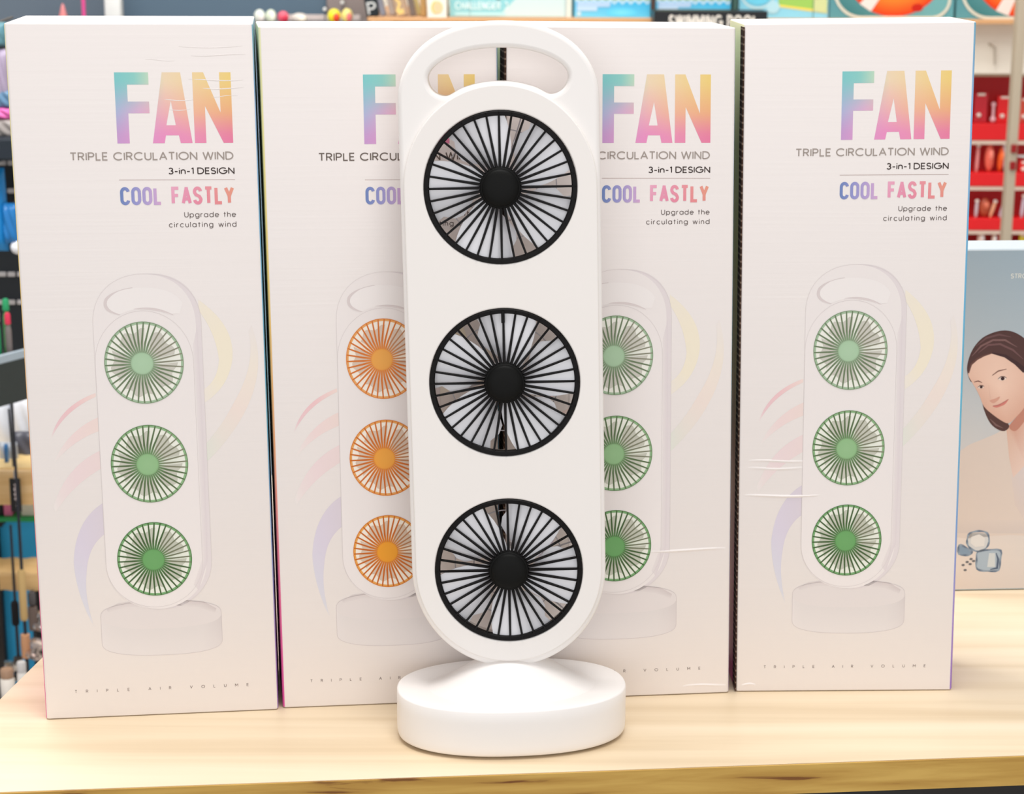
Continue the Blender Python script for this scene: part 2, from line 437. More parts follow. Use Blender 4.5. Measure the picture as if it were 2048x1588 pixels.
def carton(name, label, bl, br, tl_dx, tr_dx, tl_z, tr_z, depth, style, l_ang, r_ang, dx=0.0, dz=0.0, raw_edge=0.0, ridges=(), back_l=0.0):
    yaw = math.atan2(br[1] - bl[1], br[0] - bl[0]); wdt = math.hypot(br[0] - bl[0], br[1] - bl[1])
    c, s = math.cos(yaw), math.sin(yaw)
    cx, cy = (bl[0] + br[0]) / 2 - s * depth / 2, (bl[1] + br[1]) / 2 + c * depth / 2
    root = empty(name, (cx, cy, TZ), yaw)
    tag(root, label, 'box', 'white fan cartons standing in a row')
    h = wdt / 2; y0 = -depth / 2
    C = {'bl': (-h, .0004), 'br': (h, .0004), 'tl': (-h + tl_dx, tl_z), 'tr': (h + tr_dx, tr_z)}
    def fmap(x, z):
        u, v = x / 152.0, z / 450.0
        a = [C['bl'][i] * (1 - u) * (1 - v) + C['br'][i] * u * (1 - v) + C['tr'][i] * u * v + C['tl'][i] * (1 - u) * v for i in (0, 1)]
        return (a[0], y0, a[1])
    # the carton itself: a shell with rounded edges, its sides printed with a colour run
    b = bmesh.new(); V = []
    for yy in (y0, -y0):
        for k in ('bl', 'br', 'tr', 'tl'): V.append(b.verts.new((C[k][0] + (back_l if yy > 0 and k in ('bl', 'tl') else 0), yy, C[k][1])))
    for f in ((0, 1, 2, 3), (7, 6, 5, 4), (0, 4, 5, 1), (3, 2, 6, 7), (1, 5, 6, 2), (0, 3, 7, 4)): b.faces.new([V[i] for i in f])
    vert_e = [e for e in b.edges if abs(e.verts[0].co.z - e.verts[1].co.z) > .2]
    bmesh.ops.bevel(b, geom=vert_e, offset=.0021, segments=8, affect='EDGES', profile=.5)
    top_e = [e for e in b.edges if all(v.co.z > .3 for v in e.verts)] + [e for e in b.edges if all(v.co.z < .1 for v in e.verts)]
    bmesh.ops.bevel(b, geom=top_e, offset=.0011, segments=3, affect='EDGES', profile=.5)
    b.normal_update()
    me = bpy.data.meshes.new('carton_shell')
    for m in (carton_mat(), ramp_mat('side_print_warm', LEFT_RUN), ramp_mat('side_print_cool', RIGHT_RUN)): me.materials.append(m)
    for f in b.faces:
        n = f.normal
        if abs(n.z) > .5: continue
        if n.x < -math.sin(math.radians(l_ang)): f.material_index = 1
        elif n.x > math.sin(math.radians(r_ang)): f.material_index = 2
    # press ridges in the board
    for (rx0, rx1, rz, amp) in ridges:
        n = 14; prof = [(-1.3, 0), (-.5, .55), (0, .8), (.4, .5), (1.0, 0)]
        rows = []
        for i in range(n + 1):
            t = i / n; k = math.sin(math.pi * t) ** .6 * amp
            p = fmap(rx0 + (rx1 - rx0) * t, rz + .5 * math.sin(5 * t + rz))
            rows.append([b.verts.new((p[0], p[1] - q * k / 1000 + .00002, p[2] + d * (.45 if amp < .3 else 1) / 1000)) for d, q in prof])
        for r_, q_ in zip(rows, rows[1:]):
            for j in range(len(prof) - 1): b.faces.new((r_[j], q_[j], q_[j + 1], r_[j + 1]))
    b.to_mesh(me); b.free()
    link('carton_shell', me, root, smooth=25)
    if raw_edge:
        e = box_bm(-h - .0004, -h + .0006, y0 - .0002, y0 + raw_edge, .001, tl_z - .002, .0003)
        for v in e.verts: v.co.x += tl_dx * v.co.z / tl_z
        o = from_bm('corrugated_edge', e, flute_mat(), root); o['label'] = 'raw brown corrugated board edge'
    # ---- big title
    X = lambda pts: [(x + dx, z + dz) for x, z in pts]
    fc = lambda x, z: fan_col(x - dx, z - dz)
    k = Ink()
    k.shape(X([(65.3, 377.4), (65.3, 420.6), (86.2, 420.6), (86.2, 413.2), (72.9, 413.2), (72.9, 402.9), (86, 402.9), (86, 395.8), (72.9, 395.8), (72.9, 377.4)]), [], fc)
    k.shape(X([(87.2, 377.4), (94.6, 420.6), (105.9, 420.6), (111.8, 377.4), (104.5, 377.4), (103.5, 382.2), (95.5, 382.2), (94.5, 377.4)]), [X([(96, 388.4), (101.9, 388.4), (99.4, 403.4)])], fc)
    k.shape(X([(113.3, 377.4), (113.3, 420.6), (120.1, 420.6), (130.0, 396.0), (130.0, 420.6), (137.1, 420.6), (137.1, 377.4), (131.2, 377.4), (120.4, 400.2), (120.4, 377.4)]), [], fc)
    k.build('title_lettering', root, fmap)
    k = Ink()
    g1 = (166, 154, 146) if style != 'orange' else (112, 100, 92)
    text(k, 'TRIPLE CIRCULATION WIND', 35.5 + dx, 136.9 + dx, 366.9 + dz, 5.2, .80, g1, gap=1.4, space=.22)
    text(k, '3-in-1 DESIGN', 95.8 + dx, 137.2 + dx, 358.1 + dz, 4.2, .68, (62, 50, 46), gap=1.15, space=.1)
    k.line([(65.1 + dx, 354.9 + dz), (137.3 + dx, 354.6 + dz)], .32, (190, 170, 164))
    text(k, 'Upgrade the', 104.6 + dx, 137 + dx, 331.2 + dz, 3.5, .44, (108, 96, 92), space=.3)
    text(k, 'circulating wind', 94.7 + dx, 137.1 + dx, 325.0 + dz, 3.5, .44, (108, 96, 92), space=.3)
    k.build('caption_lettering', root, fmap); k = Ink()
    text(k, 'TRIPLE AIR VOLUME', 19.6 + dx * .5, 133 + dx * .5, 17.6 + dz, 2.1, .26, (128, 112, 108), space=.3)
    k.build('footer_lettering', root, fmap)
    k = Ink()
    text(k, 'COOL FASTLY', 65.3 + dx, 136.4 + dx, 339.2 + dz, 11.3, 2.0, None, font=CD, gap=2.8, space=.28, colf=lambda x, z: cool_col(x - dx, z - dz))
    k.build('slogan_lettering', root, fmap)
    # ---- picture of the fan with colour ribbons
    px = dx - (1.6 if name == 'fan_carton_r' else 0)
    k = Ink()
    def curve(a, b_, c_, n=18):   # quadratic through control b_
        return [((1 - t) ** 2 * a[0] + 2 * t * (1 - t) * b_[0] + t * t * c_[0], (1 - t) ** 2 * a[1] + 2 * t * (1 - t) * b_[1] + t * t * c_[1]) for t in [i / n for i in range(n + 1)]]
    def ribbon(o1, o2, stops, lay=0):
        cols = [mixc(rampc(stops, i / (len(o1) - 1)), WHITE, .32) for i in range(len(o1))]
        k.strip([(x + dx, z) for x, z in o1], [(x + dx, z) for x, z in o2], cols, cols, lay)
    YL = (248, 236, 206)
    ribbon(curve((111, 279), (134, 262), (131, 240)) + curve((131, 240), (128, 222), (112, 212))[1:], curve((111, 272), (121, 258), (122.5, 240)) + curve((122.5, 240), (121, 226), (112, 221))[1:],
           [(0, mixc(WHITE, YL, .7)), (.3, YL), (.75, YL), (1, mixc(WHITE, YL, .4))])
    ribbon(curve((144, 262), (153, 236), (139, 208)) + curve((139, 208), (130, 190), (111, 172))[1:], curve((142, 258), (146, 236), (131, 212)) + curve((131, 212), (123, 197), (111, 184))[1:],
           [(0, mixc(WHITE, (246, 230, 210), .1)), (.25, (245, 232, 214)), (.55, (244, 224, 212)), (.8, (236, 226, 214)), (1, (224, 228, 214))])
    PK = (238, 190, 190)
    ribbon(curve((43.5, 220), (20, 212), (13.8, 191)), curve((43.5, 217.6), (23, 209), (14.2, 191)), [(0, (246, 216, 206)), (.4, (242, 186, 190)), (.8, (236, 190, 196)), (1, WHITE)])
    ribbon(curve((44, 204), (25, 196), (15, 176)), curve((44, 195), (27, 189), (15.5, 175)), [(0, (243, 216, 208)), (.5, (243, 214, 212)), (1, WHITE)])
    ribbon(curve((44, 182), (22, 172), (13, 146)), curve((44, 170), (26, 160), (14, 142)), [(0, (240, 214, 212)), (.45, (240, 214, 216)), (.8, (240, 222, 220)), (1, WHITE)])
    ribbon(curve((44, 147), (26, 136), (23.7, 108)) + curve((23.7, 108), (24, 86), (34.5, 63))[1:], curve((44, 126), (33, 118), (31.5, 100)) + curve((31.5, 100), (29, 84), (34.5, 63))[1:],
           [(0, (214, 202, 216)), (.35, (214, 204, 226)), (.65, (212, 210, 228)), (.9, (214, 214, 226)), (1, WHITE)])
    P2 = lambda pts: [(x + px, z) for x, z in pts]
    face = (241, 233, 230); sh = (231, 221, 221); ol = (212, 201, 200); sh2 = (235, 226, 224)
    # base: side wall, then top ellipse
    bc = (78, 70); rim = [(bc[0] + 39 * math.copysign(abs(math.cos(a)) ** .8, math.cos(a)), bc[1] + 9.5 * math.copysign(abs(math.sin(a)) ** .8, math.sin(a))) for a in [math.pi * 2 * i / 48 for i in range(48)]]
    low = [(x, z - 18.5) for x, z in rim[24:]] + [(rim[0][0], rim[0][1] - 18.5)]
    upl = rim[24:] + [rim[0]]
    sidec = [rampc([(0, (232, 224, 222)), (.2, (229, 221, 218)), (.7, (228, 220, 217)), (1, (216, 206, 204))], i / (len(low) - 1)) for i in range(len(low))]
    k.strip(P2(upl), P2(low), sidec, [mixc(q, face, .35) for q in sidec], 1)
    k.poly(P2(rim), (231, 222, 219), 1)
    k.line(P2(low), .28, ol, 2); k.line(P2(rim[:25]), .28, ol, 2); k.line(P2([rim[24], low[0]]), .28, ol, 2); k.line(P2([rim[0], low[-1]]), .28, ol, 2)
    k.strip(P2([(62, 80), (50, 78.5), (43, 75)]), P2([(66, 76), (56, 76), (44, 73)]), (218, 207, 205), (229, 220, 217), 2)
    k.strip(P2([(92, 80), (106, 78), (114, 73)]), P2([(88, 76), (103, 74), (113, 70)]), (214, 202, 200), (229, 220, 217), 2)
    # body: thick side on the right, front face, handle
    def body(x0, x1, top, zr, rb):
        xm = (x0 + x1) / 2; a = (x1 - x0) / 2
        up = [(xm + a * math.copysign(abs(math.cos(t)) ** .9, math.cos(t)), zr + (top - zr) * abs(math.sin(t)) ** .9) for t in [math.pi * i / 26 for i in range(27)]]
        dn = [(xm - a * math.cos(t), rb + (rb - 74) * -math.sin(t)) for t in [math.pi * i / 26 for i in range(27)]]
        return up + dn
    k.poly(P2(body(50, 112.2, 296, 264, 107)), sh, 2)
    k.poly(P2(body(44.2, 108.8, 295.8, 263, 105)), face, 3)
    k.line(P2(body(44.2, 112.2, 296, 264, 106)), .22, mixc(ol, WHITE, .45), 4, closed=True)
    k.strip(P2([(106.5, 250), (107, 200), (107, 150), (106.5, 108), (100, 90)]), P2([(109.6, 262), (110.2, 200), (110.2, 150), (109.6, 106), (103, 86)]), sh2, (228, 217, 218), 4)
    # front plate line
    pl = [(75.3 + 31 * math.cos(t), 239 + 33.5 * math.sin(t)) for t in [math.pi * i / 26 for i in range(27)]] + [(75.3 - 31 * math.cos(t), 105 - 29.5 * math.sin(t)) for t in [math.pi * i / 26 for i in range(27)]]
    k.line(P2(pl), .24, mixc(ol, WHITE, .35), 5, closed=True)
    hole = curve((53.2, 277), (55, 288), (76, 287.3)) + curve((76, 287.3), (96, 287), (101, 277))[1:] + [(99, 270.5), (92, 270)] + curve((92, 270), (76, 277), (61, 270.4))[1:] + [(56, 271)]
    k.poly(P2(hole), (244, 237, 234), 5)
    k.line(P2(curve((61.5, 270.2), (50, 273), (53.2, 280)) + curve((53.2, 280), (58, 286), (70, 287.3))[1:]), [.4 + 1.6 * math.sin(math.pi * min(1, i / 28)) for i in range(37)], (222, 210, 208), 6)
    k.strip(P2(curve((70, 273.8), (84, 276.5), (95, 269.5))), P2(curve((70, 273.6), (83, 274), (95, 269.3))), (220, 208, 206), (226, 214, 212), 6)
    k.build('fan_picture', root, fmap)
    # three printed grilles
    if style == 'orange': cc = [((238, 150, 66), (240, 172, 84), (214, 118, 50)), ((238, 148, 56), (241, 168, 70), (206, 110, 40)), ((238, 148, 44), (240, 162, 46), (200, 104, 32))]
    else: cc = [((150, 182, 144), (176, 206, 172), (112, 128, 98)), ((122, 170, 112), (152, 192, 142), (92, 112, 76)), ((96, 156, 88), (112, 168, 104), (72, 98, 58))]
    for (gx, gz, rx, rz, hx), (ring, hub, spk) in zip(((75.0, 239, 25, 26.6, -1.2), (75.3, 172.6, 24.6, 25.8, -1.2), (75.6, 108.4, 24.0, 25.0, -.8)), cc):
        k = Ink(); gx += px
        k.disc(gx, gz, rx, rz, mixc(ring, (244, 240, 232), .70), 6, edge=mixc(ring, (250, 246, 238), .95))
        for q in range(5):     # pale grey blades behind the bars
            a0 = q * 1.257 + .35
            pts = [(gx + .26 * rx * math.cos(a0), gz + .26 * rz * math.sin(a0))] + [(gx + (.80 + .06 * math.sin(1.3 * j + q)) * rx * math.cos(a0 + j * .125 - .1), gz + (.80 + .06 * math.sin(1.3 * j + q)) * rz * math.sin(a0 + j * .125 - .1)) for j in range(9)] + [(gx + .26 * rx * math.cos(a0 + .7), gz + .26 * rz * math.sin(a0 + .7))]
            k.poly(pts, mixc((216, 206, 200), ring, .16), 7)
        h_x, h_z = gx + hx, gz - .4
        k.line([(gx + (rx - .8) * math.cos(t), gz + (rz - .8) * math.sin(t)) for t in [2 * math.pi * i / 64 for i in range(64)]], 1.7, mixc(ring, (230, 232, 222), .22), 8, closed=True)
        for q in range(38):
            a = 2 * math.pi * q / 38 + .05
            pale = math.cos(a) > .25 and -.25 < math.sin(a) < .93
            ccol = mixc(spk, (168, 150, 140), .5) if pale else spk
            k.line([(h_x + 5.5 * math.cos(a), h_z + 5.5 * math.sin(a)), (h_x + .5 * (rx) * math.cos(a), h_z + .5 * rz * math.sin(a)), (gx + (rx - .4) * math.cos(a), gz + (rz - .4) * math.sin(a))], [1.0, 1.0, .75] if pale else [1.1, 1.2, .85], [mixc(ring, spk, .25), ccol, ccol], 9)
        k.line([(gx + (rx - .2) * math.cos(t), gz + (rz - .2) * math.sin(t)) for t in [2 * math.pi * i / 64 for i in range(64)]], .5, mixc(ring, spk, .45), 10, closed=True)
        k.line([(h_x + 7.0 * math.cos(t), h_z + 7.0 * math.sin(t)) for t in [2 * math.pi * i / 40 for i in range(40)]], .5, mixc(hub, spk, .3), 10, closed=True)
        k.disc(h_x, h_z, 6.8, 6.8, mixc(hub, ring, .3), 10.5)
        k.disc(h_x, h_z, 6.2, 6.2, hub, 11, edge=mixc(hub, ring, .15))
        o = k.build('grille_picture', root, fmap); o['label'] = 'printed %s fan grille' % ('orange' if style == 'orange' else 'green')
    return root

def flute_mat():
    if 'flute' in MATS: return MATS['flute']
    m = mat('flute', (88, 62, 46), 0.9, 0.1)
    nt = m.node_tree; b = nt.nodes['Principled BSDF']
    tc = nt.nodes.new('ShaderNodeTexCoord'); wv = nt.nodes.new('ShaderNodeTexWave'); wv.bands_direction = 'Z'
    wv.inputs['Scale'].default_value = 70; wv.inputs['Distortion'].default_value = 1.5
    cr = nt.nodes.new('ShaderNodeValToRGB'); e = cr.color_ramp.elements
    e[0].position = .7; e[0].color = L((64, 46, 38)); e[1].position = 1.0; e[1].color = L((128, 108, 94))
    nt.links.new(tc.outputs['Object'], wv.inputs['Vector']); nt.links.new(wv.outputs['Fac'], cr.inputs['Fac']); nt.links.new(cr.outputs['Color'], b.inputs['Base Color'])
    return m

carton('fan_carton', 'tall white fan carton with green printed grilles, leftmost of the row at the table end', (-.3062, 1.1712), (-.1552, 1.1893), -.0011, -.0044, .4513, .4507, .10, 'green', 48, 40,
       ridges=((104, 147, 436, .14), (112, 148, 431, .18), (84, 104, 428, .12), (110, 146, 416, .2), (116, 146, 411, .2), (92, 116, 404, .18), (120, 142, 406, .14), (96, 112, 398, .16)))
carton('fan_carton', 'tall white fan carton with orange printed grilles, left behind the white fan', (-.1525, 1.1918), (-.0073, 1.2078), -.0041, -.0026, .4488, .4486, .07, 'orange', 20, 40, back_l=-.0032)
carton('fan_carton', 'tall white fan carton with green grilles, half hidden behind the right of the fan', (-.0046, 1.2052), (.1494, 1.2216), -.0004, -.0097, .4490, .4479, .07, 'green', 40, 60, dx=-1.5, raw_edge=.03,
       ridges=((92, 149, 104, .7), (120, 150, 6, .5)))
carton('fan_carton', 'tall white creased fan carton with green grilles, rightmost, beside the portrait box', (.1540, 1.2234), (.3034, 1.2276), -.0090, -.0110, .4500, .4519, .065, 'green', 60, 12, dx=-.4, dz=-.8,
       raw_edge=.012, ridges=((4, 60, 140, .8), (6, 46, 159, .45), (6, 48, 164, .45), (4, 14, 5, .5)))

# ------------------------------------------------------------------ the triple tower fan
FB = Vector((0.0005, 1.157, TZ))
fan = empty('tower_fan', FB, 0)
tag(fan, 'white triple tower fan with carry handle and three black round grilles on a round base', 'fan')
white = mat('white_plastic', (243, 238, 234), 0.32, 0.45)
white2 = mat('white_plastic_plate', (242, 236, 231), 0.38, 0.4)
def superell(a, b_, n=2.25, cnt=96, yaw=math.radians(6)):
    out = []
    for i in range(cnt):
        t = 2 * math.pi * i / cnt
        x = a * math.copysign(abs(math.cos(t)) ** (2 / n), math.cos(t)); y = b_ * math.copysign(abs(math.sin(t)) ** (2 / n), math.sin(t))
        out.append((x * math.cos(yaw) - y * math.sin(yaw), x * math.sin(yaw) + y * math.cos(yaw)))
    return out
def loft(loops, cap0=True, cap1=True):
    b = bmesh.new(); R_ = [[b.verts.new(p) for p in lp] for lp in loops]; n = len(R_[0])
    for p, q in zip(R_, R_[1:]):
        for i in range(n): b.faces.new((p[i], p[(i + 1) % n], q[(i + 1) % n], q[i]))
    if cap0: b.faces.new(R_[0][::-1])
    if cap1: b.faces.new(R_[-1])
    bmesh.ops.recalc_face_normals(b, faces=b.faces[:])
    return b
A_, B_, HB = .0743, .0455, .0328
lp = []
for ins, z in ((.004, .0012), (.0022, .0016), (.0008, .0026), (.0002, .0045), (0, .008), (0, .024), (.0001, HB - .0012), (.0004, HB - .0006), (.0008, HB - .0002), (.0014, HB), (.008, HB + .0001)):
    lp.append([(x, y, z) for x, y in superell(A_ - ins, B_ - ins)])
from_bm('base', loft(lp), white, fan, 50)
ft = loft([[(x, y, z) for x, y in superell(A_ - .006, B_ - .006)] for z in (0, .0014)])
o = from_bm('base_shadow_foot', ft, mat('foot_shadow_dark', (46, 42, 40), .8, .2), fan); o['label'] = 'foot ring under the base, coloured dark as its shadow line'  # foot painted dark to stand in for the shadow gap under the base
lp = []
for r_ in [1, .93, .86, .78, .7, .62, .54, .46, .38, .3, .22]:
    lp.append([(x, y - .001, HB - .0004 + .0235 * (1 - r_ * r_) ** 1.9) for x, y in superell(.058 * r_, .037 * r_, 2.0, 64)])
from_bm('neck', loft(lp), white, fan, 60)

KS = 0.9875
lean, roll = math.radians(2.5), math.radians(-1.42)
up = Vector((0, math.sin(lean), math.cos(lean))); rt = Vector((1, 0, 0))
zax = math.cos(roll) * up + math.sin(roll) * rt; xax = math.cos(roll) * rt - math.sin(roll) * up; yax = zax.cross(xax)
BM = Matrix((xax, yax, zax)).transposed().to_4x4()
BM.translation = Vector((0, 1.145, TZ + .0505)) - FB
BM = BM @ Matrix.Scale(KS, 4)
def curve_mesh(loops, half, bev, ymid, seg=4):
    cu = bpy.data.curves.new('tmp', 'CURVE'); cu.dimensions = '2D'; cu.fill_mode = 'BOTH'
    for lpv in loops:
        s = cu.splines.new('POLY'); s.points.add(len(lpv) - 1); s.use_cyclic_u = True
        for p, (x, z) in zip(s.points, lpv): p.co = (x / 1000, z / 1000, 0, 1)
    cu.extrude = half - bev; cu.bevel_depth = bev; cu.bevel_resolution = seg; cu.offset = -bev
    ob = bpy.data.objects.new('tmp', cu); COL.objects.link(ob)
    dg = bpy.context.evaluated_depsgraph_get(); me = bpy.data.meshes.new_from_object(ob.evaluated_get(dg))
    bpy.data.objects.remove(ob); bpy.data.curves.remove(cu)
    me.transform(Matrix(((1, 0, 0, 0), (0, 0, -1, ymid), (0, 1, 0, 0), (0, 0, 0, 1))))
    me.transform(BM); me.materials.clear()
    return me
def circ(cx, cz, r, n=96): return [(cx + r * math.cos(2 * math.pi * i / n), cz + r * math.sin(2 * math.pi * i / n)) for i in range(n)]
GC = [(0, 63.8), (0, 186.2), (0, 308.5)]
outl = [(61.8 * math.copysign(abs(math.cos(t)) ** (2 / 2.2), math.cos(t)), 360 + 49.5 * abs(math.sin(t)) ** (2 / 2.2)) for t in [math.pi * i / 60 for i in range(61)]]
outl += [(-62.2 * math.cos(t), 63.8 - 66 * math.sin(t)) for t in [math.pi * i / 60 for i in range(61)]]
half_hole = [(0, 393.2), (8, 392.9), (16, 391.9), (24, 390.0), (31, 387.4), (37, 383.9), (41, 380.2), (42.8, 376.3), (42.4, 372), (40, 368.0), (36.2, 365.4), (32.5, 364.6), (29.5, 365.4)]
arcp = [(x, 308.5 + math.sqrt(64.6 ** 2 - x * x)) for x in (24, 18, 12, 6, 0)]
right = half_hole + arcp
hole = smooth(right + [(-x, z) for x, z in right[-2:0:-1]], 4)
me = curve_mesh([outl, hole] + [circ(x, z, 47.6) for x, z in GC], .0102, .0030, .0119, 6)
body_ob = link('housing', me, fan, white, smooth=40)
plate = [(59.6 * math.cos(t), 308.5 + 62.8 * math.sin(t)) for t in [math.pi * i / 60 for i in range(61)]] + [(-59.6 * math.cos(t), 63.8 - 61.0 * math.sin(t)) for t in [math.pi * i / 60 for i in range(61)]]
me = curve_mesh([plate] + [circ(x, z, 47.35) for x, z in GC], .0028, .0009, .0018, 3)
link('front_plate', me, fan, white2, smooth=40)
blk = mat('black_plastic', (13, 10, 10), 0.5, 0.16)
blk2 = mat('black_hub', (13, 13, 12), 0.55, 0.14, bump=.1, nscale=900)
grey = mat('rear_guard_grey', (206, 202, 206), .5, .3)
for gi, (gx, gz) in enumerate(GC):
    G = BM @ Matrix.Translation((gx / 1000, 0, gz / 1000)) @ Matrix.Rotation(math.radians(90), 4, 'X') @ Matrix.Scale(1.013, 4)   # local z -> towards the viewer
    # grille: rim ring and 36 bars
    b = bmesh.new(); n = 96; prof = [(.0434, -.0030), (.0434, .0004), (.0440, .0012), (.0460, .0013), (.0466, .0006), (.0466, -.0030)]
    rings = [[b.verts.new((r * math.cos(2 * math.pi * i / n), r * math.sin(2 * math.pi * i / n), z)) for i in range(n)] for r, z in prof]
    for p, q in zip(rings, rings[1:] + rings[:1]):
        for i in range(n): b.faces.new((p[i], p[(i + 1) % n], q[(i + 1) % n], q[i]))
    for s_ in range(36):
        a = 2 * math.pi * s_ / 36
        pts = [(.0110, .00095, -.0004, .0016), (.030, .00080, -.0004, .0012), (.0445, .00068, -.0004, .0013), (.0458, .0005, .0006, .0018)]
        sec = []
        for r, hw, z0, z1 in pts:
            c0 = Vector((math.cos(a), math.sin(a), 0)); t0 = Vector((-math.sin(a), math.cos(a), 0))
            sec.append([b.verts.new(c0 * r + t0 * q * hw + Vector((0, 0, zz))) for q, zz in ((-1, z0), (1, z0), (.6, z1), (-.6, z1))])
        for p, q in zip(sec, sec[1:]):
            for j in range(4): b.faces.new((p[j], p[(j + 1) % 4], q[(j + 1) % 4], q[j]))
        b.faces.new(sec[0][::-1]); b.faces.new(sec[-1])
    bmesh.ops.recalc_face_normals(b, faces=b.faces[:]); bmesh.ops.transform(b, matrix=G, verts=b.verts[:])
    gr = from_bm('grille', b, blk, fan, 35)
    hb = lathe_bm([(.0112, -.002), (.0129, -.0006), (.0129, .0006), (.0124, .0010), (.0124, .0016), (.0122, .0024), (.0117, .0027), (.0114, .0027), (.0111, .0034), (.0100, .0043), (.0075, .0050), (.004, .0053), (0, .0054)], 48)
    bmesh.ops.transform(hb, matrix=G, verts=hb.verts[:])
    from_bm('hub_cap', hb, blk2, gr, 50)
    # clear impeller behind the grille
    b = bmesh.new()
    for q in range(5):
        a0 = 2 * math.pi * q / 5 + .35 + gi * .4
        grid = []
        for i in range(7):
            r = .012 + .0325 * i / 6; row = []
            for j in range(7):
                t = j / 6; sp = (1.14 - .06 * math.cos(i)) * (.8 + .2 * math.sin(math.pi * min(1, i / 5)))
                a = a0 + sp * t + .35 * i / 6
                row.append(b.verts.new((r * math.cos(a), r * math.sin(a), -.0022 - .004 * t + .002 * math.sin(math.pi * t))))
            grid.append(row)
        for i in range(6):
            for j in range(6): b.faces.new((grid[i][j], grid[i + 1][j], grid[i + 1][j + 1], grid[i][j + 1]))
    bmesh.ops.recalc_face_normals(b, faces=b.faces[:])
    bmesh.ops.solidify(b, geom=b.faces[:], thickness=.0011)
    lathe_bm([(.0125, -.0125), (.0128, -.0045), (.011, -.0028), (0, -.0026)], 36, b)
    bmesh.ops.transform(b, matrix=G, verts=b.verts[:])
    o = from_bm('impeller', b, clear_mat(), fan, 40); o['label'] = 'clear plastic fan blades behind the grille'
    b = bmesh.new()
    for r in (.0225, .0345): 
        pts = [(r * math.cos(2 * math.pi * i / 48), r * math.sin(2 * math.pi * i / 48), -.0185) for i in range(49)]
        tube_bm(pts, .0004, 6, b)
    for q in range(6):
        a = math.pi * q / 3 + .3 + gi
        tube_bm([(.008 * math.cos(a), .008 * math.sin(a), -.019), (.047 * math.cos(a), .047 * math.sin(a), -.019)], .0005, 6, b)
    lathe_bm([(.013, -.0205), (.013, -.0165), (.011, -.0145), (0, -.0145)], 32, b)
    bmesh.ops.transform(b, matrix=G, verts=b.verts[:])
    from_bm('rear_guard', b, grey, fan, 40)
    if gi == 1:
        t_ = box_bm(-.0013, .0009, .0375, .0452, -.001, .0019, .0005); bmesh.ops.transform(t_, matrix=G, verts=t_.verts[:])
        from_bm('grille_tab', t_, blk, gr)
    if gi == 0:
        t_ = box_bm(-.0024, -.0003, -.0418, -.0352, -.006, -.003, .0004); bmesh.ops.transform(t_, matrix=G, verts=t_.verts[:])
        from_bm('grille_tab', t_, blk, gr)
        b = bmesh.new()
        for sx in (-1, 1):
            pts = [(sx * .0021 + .0016 * math.cos(2 * math.pi * i / 20), .0262 + .0013 * math.sin(2 * math.pi * i / 20), -.006) for i in range(21)]
            tube_bm(pts, .00022, 5, b)
        bmesh.ops.transform(b, matrix=G, verts=b.verts[:])
        from_bm('clip_ring', b, mat('steel', (120, 118, 118), .3, .5, 1.0), fan)

# ------------------------------------------------------------------ portrait box at the right
b5o = (0.3546, 1.4308)
b5yaw = 0.0683
pb = empty('portrait_carton', (b5o[0], b5o[1], TZ), b5yaw)
tag(pb, 'blue grey carton printed with a dark haired woman and ice cubes, far right', 'box')
W5, D5, H5 = .150, .040, .2735
X5 = -.020
b = box_bm(X5, X5 + W5, 0, D5, .0004, H5, .0012)
from_bm('carton_shell', b, mat('bluegrey_card', (196, 206, 212), .45, .3, noise=.02, nscale=80), pb)
k = Ink()
f5 = lambda x, z: (x / 1000, 0.0, z / 1000)
bgr = [(0, (226, 210, 198)), (.16, (226, 212, 202)), (.34, (212, 206, 202)), (.55, (196, 198, 200)), (.75, (176, 186, 192)), (1, (158, 174, 184))]
for i in range(24):
    z0, z1 = 1.6 + (H5 * 1000 - 3.2) * i / 24, 1.6 + (H5 * 1000 - 3.2) * (i + 1) / 24
    x0, x1 = X5 * 1000 + 1.4, (X5 + W5) * 1000 - 1.4
    c0, c1 = rampc(bgr, i / 24), rampc(bgr, (i + 1) / 24)
    k.poly([(x0, z0), (x1, z0), (x1, z1), (x0, z1)], [c0, mixc(c0, (150, 172, 188), .25), mixc(c1, (140, 166, 186), .25), c1], 0)
k.build('backdrop_print', pb, f5)
k = Ink()
k.poly(smooth([(-11.9, 103.7), (-2.8, 117.7), (9.4, 123.6), (20.2, 128.2), (30.2, 132.1), (48.3, 123.0), (116.0, 97.7), (123.1, 45.1), (37.6, 45.8), (-10.5, 48.3)]), (216, 201, 191), 1)
k.poly([(-10.5, 48.3), (123.1, 45.1), (122.1, 56.6), (-11.2, 59.0)], [(208, 194, 186), (206, 196, 192), (212, 200, 194), (216, 201, 191)], 1.5)
k.poly([(35.1, 94.9), (41.7, 102.9), (56.8, 114.8), (118.1, 105.8), (122.8, 48.4), (53.4, 49.6), (40.0, 70.4)], [(214, 200, 194), (212, 200, 198), (208, 198, 200), (206, 198, 202), (208, 196, 196), (210, 196, 190), (214, 198, 190)], 1.7)
k.poly([(28.5, 134.5), (33.1, 136.1), (40.2, 148.0), (52.8, 143.0), (56.8, 114.8), (45.7, 102.8), (36.9, 92.8), (32.6, 109.1)], [(214, 176, 156), (206, 156, 136), (206, 150, 132), (222, 188, 172), (224, 196, 182), (224, 198, 186), (222, 196, 184), (216, 186, 170)], 2)
k.poly(smooth([(30.9, 134.1), (36.6, 142.4), (42.3, 151.9), (48.9, 148.6), (41.8, 136.7), (35.9, 130.4)]), (190, 132, 114), 3)
hairc = (82, 56, 54)
